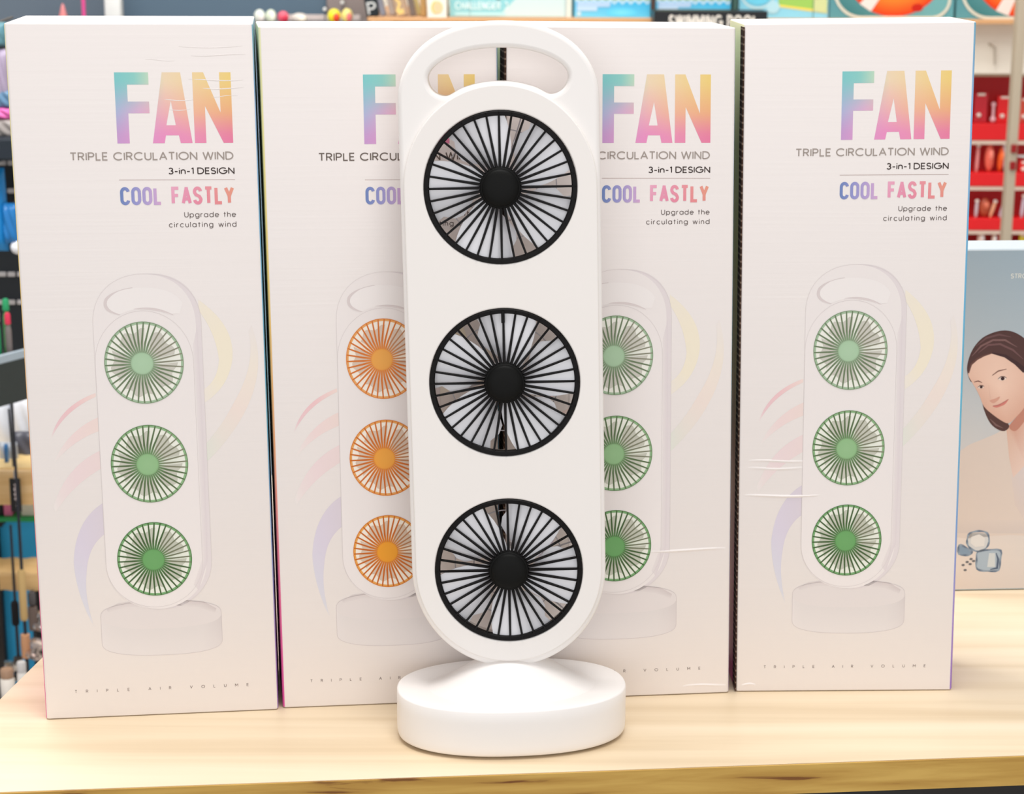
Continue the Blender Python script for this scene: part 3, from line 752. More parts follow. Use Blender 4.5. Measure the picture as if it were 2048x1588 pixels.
k.poly(smooth([(-5.0, 178.7), (-4.4, 188.1), (-0.7, 197.5), (5.8, 204.9), (14.9, 209.1), (23.4, 210.2), (31.4, 208.1), (39.6, 202.6), (48.1, 192.6), (54.8, 170.8), (54.8, 143.0), (47.4, 135.1), (40.1, 155.1), (32.6, 179.0), (12.4, 187.1), (1.8, 181.3), (-1.0, 169.9)]), hairc, 2)
k.poly(smooth([(9.1, 153.1), (11.7, 144.3), (16.1, 136.7), (21.5, 132.2), (27.2, 130.5), (30.9, 133.7), (28.2, 138.5), (19.1, 145.0)]), (86, 58, 54), 3)
for hp, hc_ in (([(-1.9, 190.4), (4.7, 198.2), (13.8, 202.8), (23.1, 202.7), (32.9, 197.1)], (124, 92, 90)), ([(2.7, 192.7), (10.1, 198.9), (19.4, 199.6), (29.9, 194.8), (38.3, 187.6)], (112, 80, 80)), ([(0.0, 197.5), (8.2, 204.4), (18.2, 207.1), (27.7, 205.0)], (106, 76, 76)), ([(15.5, 140.3), (20.5, 135.4), (26.2, 132.9)], (122, 92, 88))):
    k.line(hp, [.3] + [1.5] * (len(hp) - 2) + [.3], hc_, 3.5)
sk = smooth([(-4.1, 176.3), (-2.2, 183.4), (2.2, 187.6), (7.5, 190.3), (14.1, 192.2), (22.0, 191.0), (30.5, 186.1), (38.0, 179.7), (43.3, 171.8), (45.0, 159.1), (41.7, 149.1), (36.6, 142.4), (30.7, 136.9), (25.1, 138.6), (16.8, 144.3), (10.1, 150.3), (6.5, 157.6), (2.9, 164.3), (-0.5, 169.5)])
cf = (21.7, 165.3)
for i_ in range(len(sk)):
    a_, b_ = sk[i_], sk[(i_ + 1) % len(sk)]
    e1 = mixc((216, 172, 152), (234, 200, 182), max(0, min(1, (a_[1] - 150) / 50))); e2 = mixc((216, 172, 152), (234, 200, 182), max(0, min(1, (b_[1] - 150) / 50)))
    k.poly([cf, a_, b_], [(236, 202, 184), e1, e2], 4)
k.line([(13.6, 192.6), (24.0, 190.2), (33.0, 184.5), (40.5, 178.1)], [1.0, 2.4, 3.0, 4.0], (66, 44, 46), 5)
k.line([(-3.8, 177.1), (-2.2, 183.8), (2.2, 188.0), (7.5, 190.7), (13.6, 192.6)], [1.0, 1.4, 1.5, 1.2, .8], (104, 70, 64), 5)
for eb in ([(1.0, 169.9), (4.1, 170.7), (7.3, 169.4)], [(14.8, 174.9), (19.3, 178.4), (25.8, 179.9)]): k.line(eb, [.5, 1.0, .4], (132, 92, 82), 6)
for ex, ez, er in [(6.4, 165.9, 2.5), (22.8, 172.4, 3.3)]:
    k.disc(ex, ez, er, er * .46, (236, 216, 206), 6, 16); k.disc(ex + .4, ez, er * .46, er * .44, (58, 36, 38), 7, 14)
    k.line([(ex - er, ez - .3), (ex - er * .3, ez + er * .48), (ex + er * .5, ez + er * .45), (ex + er * 1.1, ez + .4)], [.3, .6, .6, .3], (84, 54, 52), 8)
k.line([(12.5, 167.4), (13.7, 161.0), (14.8, 156.3)], [.2, .5, .8], (222, 184, 166), 6)
k.poly(smooth([(14.1, 154.7), (17.4, 153.0), (21.2, 155.8), (21.8, 158.2), (18.3, 156.6), (15.6, 155.8)]), (210, 158, 140), 6)
k.poly(smooth([(16.8, 150.7), (21.0, 151.8), (25.6, 154.1), (29.0, 156.1), (26.5, 152.1), (22.7, 150.2), (19.6, 149.4)]), (208, 128, 118), 6)
k.line([(16.8, 150.7), (21.8, 151.4), (29.0, 156.1)], .35, (160, 94, 88), 7)
k.build('portrait_print', pb, f5)
k = Ink()
for pts, c in (([(3.7, 44.3), (5.5, 48.0), (12.6, 49.5), (19.1, 47.7), (21.1, 41.1), (19.1, 35.4), (12.8, 32.6), (6.2, 35.6), (3.6, 39.8)], (206, 206, 206)),
               ([(12.5, 32.2), (20.0, 33.7), (30.9, 33.1), (31.0, 25.2), (30.3, 16.9), (21.5, 16.2), (13.0, 18.1), (12.1, 25.6)], (168, 182, 194)),
               ([(-2.7, 38.2), (2.2, 36.5), (8.0, 32.3), (5.0, 29.8), (-2.3, 30.8)], (132, 152, 172))):
    pts = smooth(pts, 3); k.poly(pts, c, 1); k.line(pts, [.9 + .9 * abs(math.sin(2.3 * i)) for i in range(len(pts))], [mixc((96, 110, 130), (150, 164, 178), .5 + .5 * math.sin(1.7 * i)) for i in range(len(pts) + 1)], 2, closed=True)
k.poly([(6.5, 44.7), (12.7, 47.0), (17.7, 43.7), (17.4, 37.1), (10.2, 36.4), (6.4, 39.7)], (222, 218, 214), 3)
k.poly([(21.8, 31.2), (26.6, 31.1), (27.3, 19.5), (20.9, 19.6)], (204, 208, 208), 3)
k.line([(27.4, 31.1), (29.3, 26.1), (29.0, 18.6), (23.5, 17.5)], [.6, 1.6, 1.6, .8], (84, 98, 120), 4)
for q in [(1.5, 21.6), (4.6, 24.1), (7.6, 26.5), (3.4, 17.4), (9.7, 24.8), (7.1, 22.3)]: k.disc(q[0], q[1], 1.4, 1.0, (110, 108, 112), 3, 8)
k.build('ice_print', pb, f5)
k = Ink()
q0, q1 = [(24.2, 250.5), (37.0, 250.8)]
text(k, 'STRO', q0[0], q1[0] , q0[1], 3.9, .6, (222, 222, 212), gap=.9)
k.build('caption_lettering', pb, f5)

# ------------------------------------------------------------------ background, right and top: shelving four metres away
def slab(name, label, cat, r, y, depth, m, group=None, bev=.003, lean=0.0, parent=None):
    """box of width r[0]..r[1], height r[2]..r[3], its front at y; leans about its foot"""
    x0, x1, z0, z1 = r
    o = from_bm(name, box_bm(-(x1 - x0) / 2, (x1 - x0) / 2, 0, depth, 0, z1 - z0, min(bev, (x1 - x0) / 4, depth / 4)), m, parent)
    o.location = ((x0 + x1) / 2, y, z0); o.rotation_euler = (0, math.radians(lean), 0)
    if label: tag(o, label, cat, group)
    return o
def ztop(py, Y): return None
SH = 1.0752
# upper shelf with its wooden front
r = (-0.3003, 1.1236, 1.0679, 1.077)
us = empty('wall_shelf', ((r[0] + r[1]) / 2, 4.0, r[2])); tag(us, 'long wooden shelf carrying the water toy cartons at the top', 'shelf')
hw = (r[1] - r[0]) / 2
from_bm('shelf_board', box_bm(-hw, hw, .012, .58, 0, r[3] - r[2], .001), mat('shelf_wood', (206, 158, 118), .5, .3, noise=.06, nscale=8), us)
from_bm('shelf_front', box_bm(-hw, hw, 0, .012, 0, r[3] - r[2], .001), mat('shelf_front_wood', (214, 164, 116), .45, .3, noise=.05, nscale=12), us)
for bx_ in (-hw + .05, 0, hw - .3): from_bm('bracket', box_bm(bx_, bx_ + .03, .05, .595, -.06, 0, .001), dk, us)
def print_on(o_parent, r, y, fn, name='front_print'):
    k = Ink(); fn(k); W_ = r[1] - r[0]
    return k.build(name, o_parent, lambda x, z: (x / 1000 - W_ / 2, 0, z / 1000), lift=.0008, dl=.0004)
def carton_far(name, label, r, m, fn, depth=.3, y=4.03, group='water toy cartons on the top shelf'):
    o = slab(name, label, 'box', r, y, depth, m, group, bev=.002)
    if fn: print_on(o, r, y, fn)
    return o
TEAL = (152, 218, 222)
r = (-0.1333, 0.1212, 1.0739, 1.2421)
r = (r[0], r[1], SH, r[3]); mm = (r[1] - r[0]) * 1000; hh = (r[3] - r[2]) * 1000
def pr_teal(k):
    k.poly([(3, 3), (mm - 3, 3), (mm - 3, hh - 3), (3, hh - 3)], [(150, 206, 210), (132, 206, 212), (132, 206, 212), (112, 194, 204)], 0)
    k.poly([(mm * .40, 3), (mm - 3, 3), (mm - 3, hh * .5), (mm * .62, hh * .5), (mm * .545, 40)], (206, 226, 222), 1)
    text(k, 'CHALLENGER 3', 12, 122, 17, 16, 2.6, (226, 244, 242), 2, gap=3.2)
    k.poly([(12, 4), (116, 4), (116, 11), (12, 11)], (188, 226, 226), 2)
    k.line([(43, 2), (43, hh)], 1.0, (120, 160, 164), 3); k.line([(mm - 14, 2), (mm - 14, hh)], 1.6, (170, 184, 186), 3); k.poly([(mm - 12, 2), (mm - 2, 2), (mm - 2, hh), (mm - 12, hh)], (220, 224, 212), 3)
    k.poly([(98, 36), (105, 36), (105, 60), (98, 60)], (84, 130, 140), 3)
carton_far('boat_carton', 'pale teal carton lettered in white on the top shelf, behind the fan handle', r, mat('teal_card', (170, 214, 216), .5, .3), pr_teal)
def pr_pool(mm, hh, hz):
    def fn(k):
        k.poly([(2, 2), (mm - 2, 2), (mm - 2, hz), (2, hz)], [(122, 206, 232), (96, 196, 232), (46, 172, 222), (92, 176, 226)], 0)
        k.poly([(2, hz), (mm - 2, hz), (mm - 2, hh - 2), (2, hh - 2)], (160, 186, 128), 0)
        wl = [(2 + (mm - 4) * i / 60, hz + 3.2 * math.sin(i * .95)) for i in range(61)]
        k.strip(wl, [(x, z - 6) for x, z in wl], (214, 226, 228), (150, 206, 232), 1)
        k.poly([(6, hz - 4), (mm * .48, hz - 4), (mm * .46, hz - 14), (6, hz - 14)], (176, 204, 232), 2)
        k.poly([(6, hz - 14), (mm * .30, hz - 14), (mm * .30, hz - 22), (6, hz - 22)], (188, 214, 236), 2)
        k.poly([(6, hz - 24), (14, hz - 24), (14, 5), (6, 5)], (200, 222, 228), 2)
        k.disc(mm * .62, 12, mm * .2, 9, (120, 216, 240), 1, edge=(92, 200, 234))
    return fn
r = (0.1253, 0.284, 1.0748, 1.2429); r = (r[0], r[1], SH, r[3])
carton_far('pool_carton', 'bright blue pool carton with a wavy top edge, right of the pale teal carton', r, mat('blue_card', (120, 200, 226), .5, .3), pr_pool((r[1] - r[0]) * 1000, (r[3] - r[2]) * 1000, 37))
r = (0.2933, 0.4499, 1.0754, 1.2435); r = (r[0], r[1], SH, r[3])
carton_far('pool_carton', 'bright blue pool carton standing behind the black lettered sign', r, mat('blue_card', (120, 200, 226), .5, .3), pr_pool((r[1] - r[0]) * 1000, (r[3] - r[2]) * 1000, 37))
slab('shelf_divider', 'dark upright divider between the two blue pool cartons', 'divider', (0.2855, 0.2907, 1.0751, 1.2432)[:2] + (SH, SH + .17), 4.02, .3, mat('divider_brown', (92, 66, 56), .6, .3), bev=.001)
slab('shelf_divider', 'dark green upright divider right of the sign carton', 'divider', (0.453, 0.4622, 1.0758, 1.2439)[:2] + (SH, SH + .17), 4.02, .3, mat('divider_green', (62, 92, 84), .6, .3), bev=.001)
r = (0.4653, 0.6518, 1.0762, 1.2442); r = (r[0], r[1], SH, r[3]); mm = (r[1] - r[0]) * 1000; hh = (r[3] - r[2]) * 1000
def pr_float(k):
    k.poly([(2, 2), (mm - 2, 2), (mm - 2, hh - 2), (2, hh - 2)], [(136, 206, 228), (142, 206, 226), (150, 208, 220), (118, 200, 226)], 0)
    k.poly([(mm * .44, 27), (mm - 3, 14), (mm - 3, hh), (mm * .44, hh)], (154, 198, 92), 1)
    k.line([(mm * .44, 27), (mm - 3, 14)], 5, (238, 214, 96), 2)
    k.line(arc(mm * .21, 52, 34, 30, 180, 360, 20), 4, (196, 222, 224), 2)
    k.disc(mm * .38, 24, 14, 13, (176, 216, 226), 3.5)
    k.disc(mm * .21, 52, 30, 24, (108, 200, 226), 3)
    k.line([(mm - 32, 2), (mm - 32, hh)], 1.4, (96, 130, 110), 4)
    k.poly([(mm - 31, 16), (mm - 4, 12), (mm - 4, hh), (mm - 31, hh)], (206, 212, 152), 3)
carton_far('float_carton', 'light blue and green carton between the sign and the orange ring cartons', r, mat('skyblue_card', (150, 208, 226), .5, .3), pr_float)
def pr_ring(mm, hh, shift):
    def fn(k):
        k.poly([(1, 1), (mm - 1, 1), (mm - 1, hh - 1), (1, hh - 1)], [(92, 150, 156), (96, 158, 164), (96, 158, 164), (70, 128, 138)], 0)
        cx = mm / 2
        win = arc(cx - 62, 62, 58, 58, 180, 270, 14) + arc(cx + 62 + 20, 40, 36, 36, 270, 360, 14) + [(cx + 118, hh - 6), (cx - 120, hh - 6)]
        k.poly(win, [(60, 120, 122)] * 14 + [(110, 168, 168)] * (len(win) - 14), 1)
        rc = (cx + 4, 112)
        ring = lambda rad: [(rc[0] + rad * math.cos(t), rc[1] + rad * .98 * math.sin(t)) for t in [math.pi * (1 + i / 40) for i in range(41)]]
        k.strip(ring(108), ring(70), [(222, 52, 16)] * 41, [(246, 132, 40)] * 41, 2)
        k.strip(ring(70), ring(40), [(246, 132, 40)] * 41, [(238, 96, 30)] * 41, 2)
        a0, a1 = math.radians(229 + shift), math.radians(244 + shift)
        k.poly([(rc[0] + rad * math.cos(a), rc[1] + .98 * rad * math.sin(a)) for rad, a in ((109, a0), (109, a1), (40, a1 + .2), (40, a0 - .0))], (238, 222, 212), 3)
        k.disc(cx + 52, 24, 12, 8, (196, 32, 12), 3, 16)
        k.line(win, 5.5, (222, 216, 196), 4, closed=True)
    return fn
r = (0.6539, 0.9114, 1.0771, 1.2451); r = (r[0], r[1], SH, r[3])
carton_far('life_ring_carton', 'teal carton picturing an orange life ring, above the rightmost fan carton', r, mat('teal_dark_card', (104, 162, 168), .5, .3), pr_ring((r[1] - r[0]) * 1000, (r[3] - r[2]) * 1000, 0))
r = (0.9155, 1.1771, 1.0781, 1.2461); r = (r[0], r[1], SH, r[3])
carton_far('life_ring_carton', 'teal carton picturing an orange life ring, at the right behind the grey post', r, mat('teal_dark_card', (104, 162, 168), .5, .3), pr_ring((r[1] - r[0]) * 1000, (r[3] - r[2]) * 1000, 12))
# black sign
r = (0.2817, 0.5093, 1.0568, 1.0962)
sg = slab('shelf_sign', 'black sign with raised white capital letters fixed to the shelf front', 'sign', r, 3.90, .085, mat('sign_black', (22, 24, 28), .4, .4), bev=.001)
k = Ink(); mm = (r[1] - r[0]) * 1000
text(k, 'SWIMMING POOL', 29, 207, 5, 27, 4.2, (232, 224, 212), 1, gap=5.4, space=.15)
k.build('sign_lettering', sg, lambda x, z: (x / 1000 - (r[1] - r[0]) / 2, 0, z / 1000), lift=.003, dl=.001)
# mixed packets at the left end of the shelf
pk = [('pouch', 'black pouch with a white letter standing left of the leaning packets', (-0.3033, -0.2777, 1.0711, 1.2312), (18, 30, 36), -9),
      ('sleeve', 'grey blue sleeve leaning on the black pouch', (-0.2766, -0.2654, 1.0712, 1.2313), (168, 172, 186), -14),
      ('sleeve', 'cream white sleeve leaning right of the grey blue sleeve', (-0.2593, -0.247, 1.0713, 1.2313), (226, 214, 204), -12),
      ('packet', 'yellow and brown lettered packet leaning on the top shelf', (-0.2419, -0.2163, 1.0714, 1.2314), (178, 150, 124), -13),
      ('sleeve', 'taupe sleeve leaning between the two yellow items', (-0.2142, -0.203, 1.0715, 1.2315), (140, 128, 120), -12),
      ('stake', 'pale yellow stake leaning against the shelf goods', (-0.2019, -0.1938, 1.0715, 1.2315), (242, 222, 150), -14),
      ('plank', 'brown wooden plank upright beside the white carton', (-0.1917, -0.1794, 1.0716, 1.2316), (182, 142, 86), -3)]
zsh = SH
for i, (nm, lab, r, c, ln) in enumerate(pk):
    r = (r[0], r[1], zsh + .002, r[3])
    o = slab(nm, lab, nm if nm != 'sleeve' else 'packet', r, 4.02 + .034 * (i % 3), .03, mat('pack_%d' % i, c, .45, .35, noise=.12, nscale=30), 'packets at the left shelf end', bev=.003, lean=ln)
    if nm == 'pouch': k = Ink(); text(k, 'P', 4, 13, 4, 26, 3.4, (218, 220, 218), 1); k.build('letter_print', o, lambda x, z: (x / 1000 - .0125, 0, z / 1000), lift=.001)
    if nm == 'packet':
        k = Ink(); rt_ = lambda x, z: (22 - z, x)
        text(k, 'IMALI', 6, 104, 2, 18, 4.6, (240, 208, 128), 1, gap=5, rot=rt_); k.build('letter_print', o, lambda x, z: (x / 1000 - .0125, 0, z / 1000), lift=.001)
r = (-0.1774, -0.1375, 1.0717, 1.2317); r = (r[0], r[1], SH, r[3]); mm = (r[1] - r[0]) * 1000
def pr_orange(k): k.disc(mm / 2 + 1, 22, 11.5, 13, (242, 196, 160), 1, edge=(240, 206, 150)); k.line(arc(mm / 2 + 1, 22, 11.5, 13, 110, 250), 2.2, (206, 206, 96), 2)
carton_far('snack_carton', 'white carton with an orange round picture, left of the pale teal carton', r, mat('white_card', (244, 236, 220), .5, .3), pr_orange, depth=.1, y=4.0, group=None)

# slate display board with lures on a rail, top left
slate = mat('slate_board', (92, 104, 116), .55, .35, noise=.05, nscale=6)
r = (-1.1821, -0.408, 1.0252, 1.2695)
ds = empty('display_board', ((r[0] + r[1]) / 2, 4.25, 0)); tag(ds, 'slate blue display board across the top left background', 'board')
hw = (r[1] - r[0]) / 2; sx = -0.8536 - ds.location.x
from_bm('board_panel', box_bm(-hw, sx - .002, 0, .03, .02, r[3], .001), slate, ds)
from_bm('board_panel', box_bm(sx + .002, hw, 0, .03, .02, r[3], .001), mat('slate_blue_board', (84, 104, 120), .55, .35, noise=.06, nscale=5), ds)
from_bm('board_leg', box_bm(-hw, -hw + .05, .03, .06, 0, r[3] - .1, .002), dk, ds); from_bm('board_leg', box_bm(hw - .05, hw, .03, .06, 0, r[3] - .1, .002), dk, ds)
r = (-0.4069, -0.32, 1.0269, 1.2712)
slab('side_panel', 'taupe grey upright panel left of the black pouch', 'panel', (r[0], r[1], .0, r[3]), 4.24, .05, mat('taupe_panel', (138, 126, 122), .6, .3, noise=.04, nscale=6), bev=.002)
r = (-1.0493, -0.3115, 1.0509, 1.0611)
lr = empty('lure_rail', ((r[0] + r[1]) / 2, 4.05, 0)); tag(lr, 'narrow grey ledge in front of the slate board', 'shelf')
hw = (r[1] - r[0]) / 2
from_bm('ledge', box_bm(-hw, hw, -.03, .19, r[2], r[3], .001), mat('rail_grey', (120, 116, 116), .5, .4), lr)
rz = (-0.4988, -0.3325, 1.0603, 1.0719)
from_bm('label_strip', box_bm(rz[0] - lr.location.x, rz[1] - lr.location.x, .165, .172, rz[2], rz[3], .001), mat('label_strip', (206, 192, 186), .5, .3), lr)
for sx in (-hw + .03, hw - .05): from_bm('support', box_bm(sx, sx + .02, .17, .19, 0, r[2], .001), dk, lr)
ZL = r[3]
def lure(name, label, px0, px1, h, cols, y=4.06, group='soft lures on the grey ledge'):
    root = empty(name, ((px0 + px1) / 2, y, ZL)); tag(root, label, 'lure', group)
    a = (px1 - px0) / 2
    b = blob_bm(a, a * .7, h / 2, (0, 0, h / 2)); from_bm('body', b, mat('lure_%d_%d_%d' % cols[0], cols[0], .35, .5), root, 60)
    b = blob_bm(a * .5, a * .3, h * .3, (a * .35, -a * .55, h * .42)); from_bm('belly', b, mat('lure_%d_%d_%d' % cols[1], cols[1], .35, .5), root, 60)
lx = lambda p: p
for nm, lab, (a, c), h, cols in (
    ('soft_lure', 'pale mint soft lure on the grey ledge, nearest the left carton', [-0.5418, -0.5178], .028, ((222, 226, 214), (236, 226, 220))),
    ('soft_lure', 'creamy mint soft lure left of the crimson one', [-0.5178, -0.4948], .028, ((216, 224, 200), (234, 236, 216))),
    ('soft_lure', 'crimson soft lure on the grey ledge', [-0.4927, -0.4687], .025, ((226, 92, 112), (206, 40, 70))),
    ('soft_lure', 'greyish white soft lure right of the crimson one', [-0.4645, -0.429], .021, ((214, 204, 194), (236, 224, 204))),
    ('float_ball', 'yellow float with a red spot on the grey ledge', [-0.3883, -0.3601], .030, ((244, 226, 40), (232, 70, 36))),
    ('float_ball', 'pale yellow float with a pink top, right of the bright yellow float', [-0.3591, -0.3351], .031, ((244, 224, 130), (238, 122, 120)))):
    lure(nm, lab, a, c, h, cols)
def post(name, label, cat, x, y, z0, z1, r_, m, n=12): 
    o = from_bm(name, lathe_bm([(r_, 0), (r_, z1 - z0)], n), m, None, 40); o.location = (x, y, z0); return tag(o, label, cat)
x = -0.9053
post('rod_tube', 'hot pink thin rod tube standing before the slate board', 'tube', x, 4.10, ZL, ZL + .2, .0040, mat('hot_pink', (226, 78, 146), .4, .4))
r = (-0.8594, -0.8258, 1.0643, 1.1876)
b = box_bm(-.017, .017, 0, .03, 0, .16, .006)
for v in b.verts: v.co.x *= 1 + .14 * math.sin(v.co.z * 60); v.co.y *= 1 + .2 * math.sin(v.co.z * 45)
o = from_bm('plastic_bag', b, mat('white_bag', (238, 238, 234), .35, .4, noise=.05, nscale=60), None, 40); o.location = ((r[0] + r[1]) / 2, 4.09, ZL)
tag(o, 'crumpled white bag standing on the ledge before the slate board', 'bag')
x = -0.949
o = from_bm('cone_lure', lathe_bm([(.0105, 0), (.009, .01), (.004, .03), (.0015, .036), (0, .037)], 16), mat('cone_red', (214, 130, 130), .4, .4), None, 50); o.location = (x, 4.10, ZL)
tag(o, 'small pinkish cone shaped lure before the slate board', 'lure')
# wire hooks on the taupe panel
for (pu, pv, lab) in [(651, 20, 0), (686, 7, 1)]:
    pass
for q, lab in (((-0.4056, 4.2, 1.0825), 'small wire hook low on the taupe panel'), ((-0.3676, 4.2, 1.0964), 'small wire hook with white tip higher on the taupe panel')):
    root = empty('wall_hook', (q[0], 4.24, q[2])); tag(root, lab, 'hook', 'wire hooks on the taupe panel')
    from_bm('wire', tube_bm([(0, 0, .004), (0, -.05, .002), (0, -.053, -.02)], .0016), mat('steel_dark', (70, 66, 66), .4, .5, .6), root)
    from_bm('tip', blob_bm(.0042, .0042, .0042, (0, -.055, .002)), mat('tip_white', (232, 230, 224), .4, .4), root, 60)

# right: grey post, cream back, red lure cabinet
bk = slab('back_panel', 'cream white back panel under the top shelf at the right', 'panel', (0.7032, 1.1731, 0.9625, 1.0696), 4.06, .02, mat('cream_panel', (246, 236, 220), .6, .3), bev=.001)
x = 1.001; z = 1.0124
hk = empty('wall_hook', (x, 4.06, z)); tag(hk, 'thin grey hook on the cream back panel above the red cabinet', 'hook')
from_bm('wire', tube_bm([(-.006, 0, .012), (.004, -.012, .006), (.006, -.012, -.03)], .0022), mat('hook_grey', (186, 174, 156), .4, .5), hk)
x = 0.9879
pst = empty('rack_post', (x, 3.78, 0)); tag(pst, 'beige grey steel rack post at the far right', 'post')
from_bm('upright', box_bm(-.0085, .0085, 0, .03, 0, 1.42, .002), mat('post_beige', (186, 172, 150), .5, .4), pst)
from_bm('post_foot', box_bm(-.03, .03, -.02, .06, 0, .012, .002), dk, pst)
for pz in (0.8373, 0.8037): from_bm('clamp', box_bm(-.0055, .0055, -.006, 0, pz - .008, pz + .008, .001), mat('clamp_red', (150, 22, 22), .4, .4), pst)
from_bm('arm', tube_bm([(.008, -.002, 0.8226), (.03, -.012, 0.8226), (.06, -.02, 0.8207)], [.002, .005, .003]), mat('chrome', (214, 214, 216), .15, .5, .9), pst)
RY = 4.12
red = mat('cabinet_red', (196, 22, 28), .5, .4, noise=.06, nscale=10)
r = (0.9221, 1.2027, 0.5123, 0.9641)
rc = empty('lure_cabinet', ((r[0] + r[1]) / 2, RY, 0)); tag(rc, 'red lure cabinet with beige rails behind the portrait box', 'cabinet')
hw = (r[1] - r[0]) / 2
from_bm('back_board', box_bm(-hw, hw, .04, .06, 0, r[3] - .006, .001), red, rc)
q = (0.9095, 1.1865, 0.9546, 0.9662)
from_bm('header_rail', box_bm(-hw, hw, -.03, .06, q[2], q[3], .001), mat('rail_beige', (204, 184, 158), .5, .4), rc)
from_bm('side_board', box_bm(-hw - .02, -hw, -.02, .06, 0, r[3], .001), red, rc); from_bm('side_board', box_bm(hw, hw + .02, -.02, .06, 0, r[3], .001), red, rc)
bar = mat('bar_red', (226, 24, 30), .35, .45)
shelf_z = []
for (p0, p1) in ((247, 281), (346, 373), (437, 461), (496, 520)):
    q = {247: (0.9123, 1.19, 0.8186, 0.8548), 346: (0.9182, 1.1976, 0.72, 0.7491), 437: (0.9237, 1.2047, 0.6246, 0.6507), 496: (0.9275, 1.2095, 0.56, 0.5863)}[p0]
    from_bm('shelf_bar', box_bm(-hw, hw, -.02, .045, q[2], q[3], .002), bar, rc)
    if p0 != 496: from_bm('label_rail', box_bm(-hw, hw, -.018, .045, q[2] - .009, q[2] - .0004, .001), mat('rail_pale', (222, 198, 180), .5, .4), rc)
    shelf_z.append(q[3])
def lure2(name, label, r, c, kind, lean=0, zi=0):
    z0 = shelf_z[zi]
    root = empty(name, ((r[0] + r[1]) / 2, RY - .004 + .001 * (int(r[0] * 1e4) % 4), z0 + .0005), rot=(0, math.radians(lean), 0)); tag(root, label, 'lure', 'lures on the red cabinet shelves')
    h = max(.01, r[3] - z0); a = (r[1] - r[0]) / 2
    m = mat('lc_%d_%d_%d' % c, c, .35, .45)
    wt = mat('lure_white', (240, 226, 214), .4, .4)
    if kind == 'card':
        from_bm('card', box_bm(-a, a, 0, .004, 0, h, .001), m, root)
        from_bm('bead', blob_bm(.005, .005, .005, (-a * .3, -.004, h * .25)), wt, root, 60); from_bm('eyelet', box_bm(-a * .6, a * .6, -.002, .002, h - .006, h - .001, .001), wt, root)
    elif kind == 'stick':
        from_bm('body', tube_bm([(0, 0, 0), (0, 0, h * .2), (0, 0, h * .8), (0, 0, h)], [a * .6, a, a, a * .5], 10), m, root, 50)
        from_bm('cap', blob_bm(a * 1.25, a, a, (0, 0, h)), wt, root, 60)
    elif kind == 'dumbbell':
        b = blob_bm(a, a, a, (0, 0, a)); blob_bm(a * .8, a * .8, a * .8, (0, 0, h - a), b); tube_bm([(0, 0, a), (0, 0, h - a)], a * .45, 8, b)
        from_bm('body', b, m, root, 60)
    else:
        b = blob_bm(a, .008, h * .5, (0, 0, h * .5)); from_bm('body', b, m, root, 60)
        b = blob_bm(a * .5, .004, h * .18, (a * .2, -.007, h * .62)); from_bm('patch', b, mat('lp_%d_%d_%d' % c, tuple(min(255, v + 40) for v in c), .35, .5), root, 60)
for args in (
    ('carded_lure', 'red card lure with a white bead, top row, left end', (0.9866, 1.0144, 0.8526, 0.9174), (200, 34, 48), 'card', 0, 0),
    ('dumbbell_lure', 'pinkish white dumbbell lure in the top row of the red cabinet', (1.0214, 1.0343, 0.8527, 0.8995), (240, 190, 196), 'dumbbell', 0, 0),
    ('carded_lure', 'bright red card lure, top row, left of the grey post', (1.0361, 1.065, 0.8528, 0.9113), (236, 26, 30), 'card', 0, 0),
    ('carded_lure', 'orange red card lure, top row, right of the grey post', (1.0833, 1.109, 0.853, 0.9072), (216, 80, 60), 'card', 0, 0),
    ('stick_lure', 'pale pink stick lure, second row, left end', (0.9955, 1.0031, 0.7463, 0.8044), (234, 150, 146), 'stick', 2, 1),
    ('soft_lure', 'orange pink soft lure, second row of the red cabinet', (1.0159, 1.0363, 0.7464, 0.8088), (236, 104, 84), 'soft', 0, 1),
    ('soft_lure', 'vivid orange soft lure, second row, left of the grey post', (1.0419, 1.0559, 0.7465, 0.8046), (240, 92, 30), 'soft', 4, 1),
    ('stick_lure', 'lavender white stick lure, second row, beside the post', (1.0578, 1.0675, 0.7466, 0.8111), (214, 198, 206), 'stick', -6, 1),
    ('carded_lure', 'red card lure, second row, right of the grey post', (1.0914, 1.1151, 0.7467, 0.7726), (222, 40, 36), 'card', 0, 1),
    ('stick_lure', 'silver stick lure, third row, left end', (1.0001, 1.0077, 0.6475, 0.6856), (206, 188, 192), 'stick', 2, 2),
    ('soft_lure', 'brown orange soft lure, third row of the red cabinet', (1.0107, 1.0346, 0.6476, 0.6922), (176, 74, 44), 'soft', 0, 2),
    ('stick_lure', 'peach stick lure leaning right, third row', (1.0315, 1.0391, 0.6476, 0.6858), (244, 180, 138), 'stick', 16, 2),
    ('stick_lure', 'lavender grey stick lure leaning right, third row', (1.0517, 1.0615, 0.6477, 0.6989), (196, 176, 190), 'stick', 16, 2),
    ('stick_lure', 'lavender stick lure, third row, right of the grey post', (1.0984, 1.107, 0.6479, 0.6969), (204, 186, 198), 'stick', 4, 2),
    ('soft_lure', 'cream white soft lure, bottom row, left end', (1.0107, 1.027, 0.5828, 0.618), (244, 232, 214), 'soft', 0, 3),
    ('soft_lure', 'narrow cream soft lure, bottom row', (1.0413, 1.0521, 0.5829, 0.6159), (244, 230, 212), 'soft', 0, 3),
    ('carded_lure', 'small red card lure, bottom row, left of the grey post', (1.0566, 1.073, 0.583, 0.6116), (222, 34, 48), 'card', 0, 3),
    ('carded_lure', 'lemon yellow card lure, bottom row, right of the grey post', (1.1023, 1.1218, 0.5832, 0.614), (234, 226, 60), 'card', 0, 3)):
    lure2(*args)

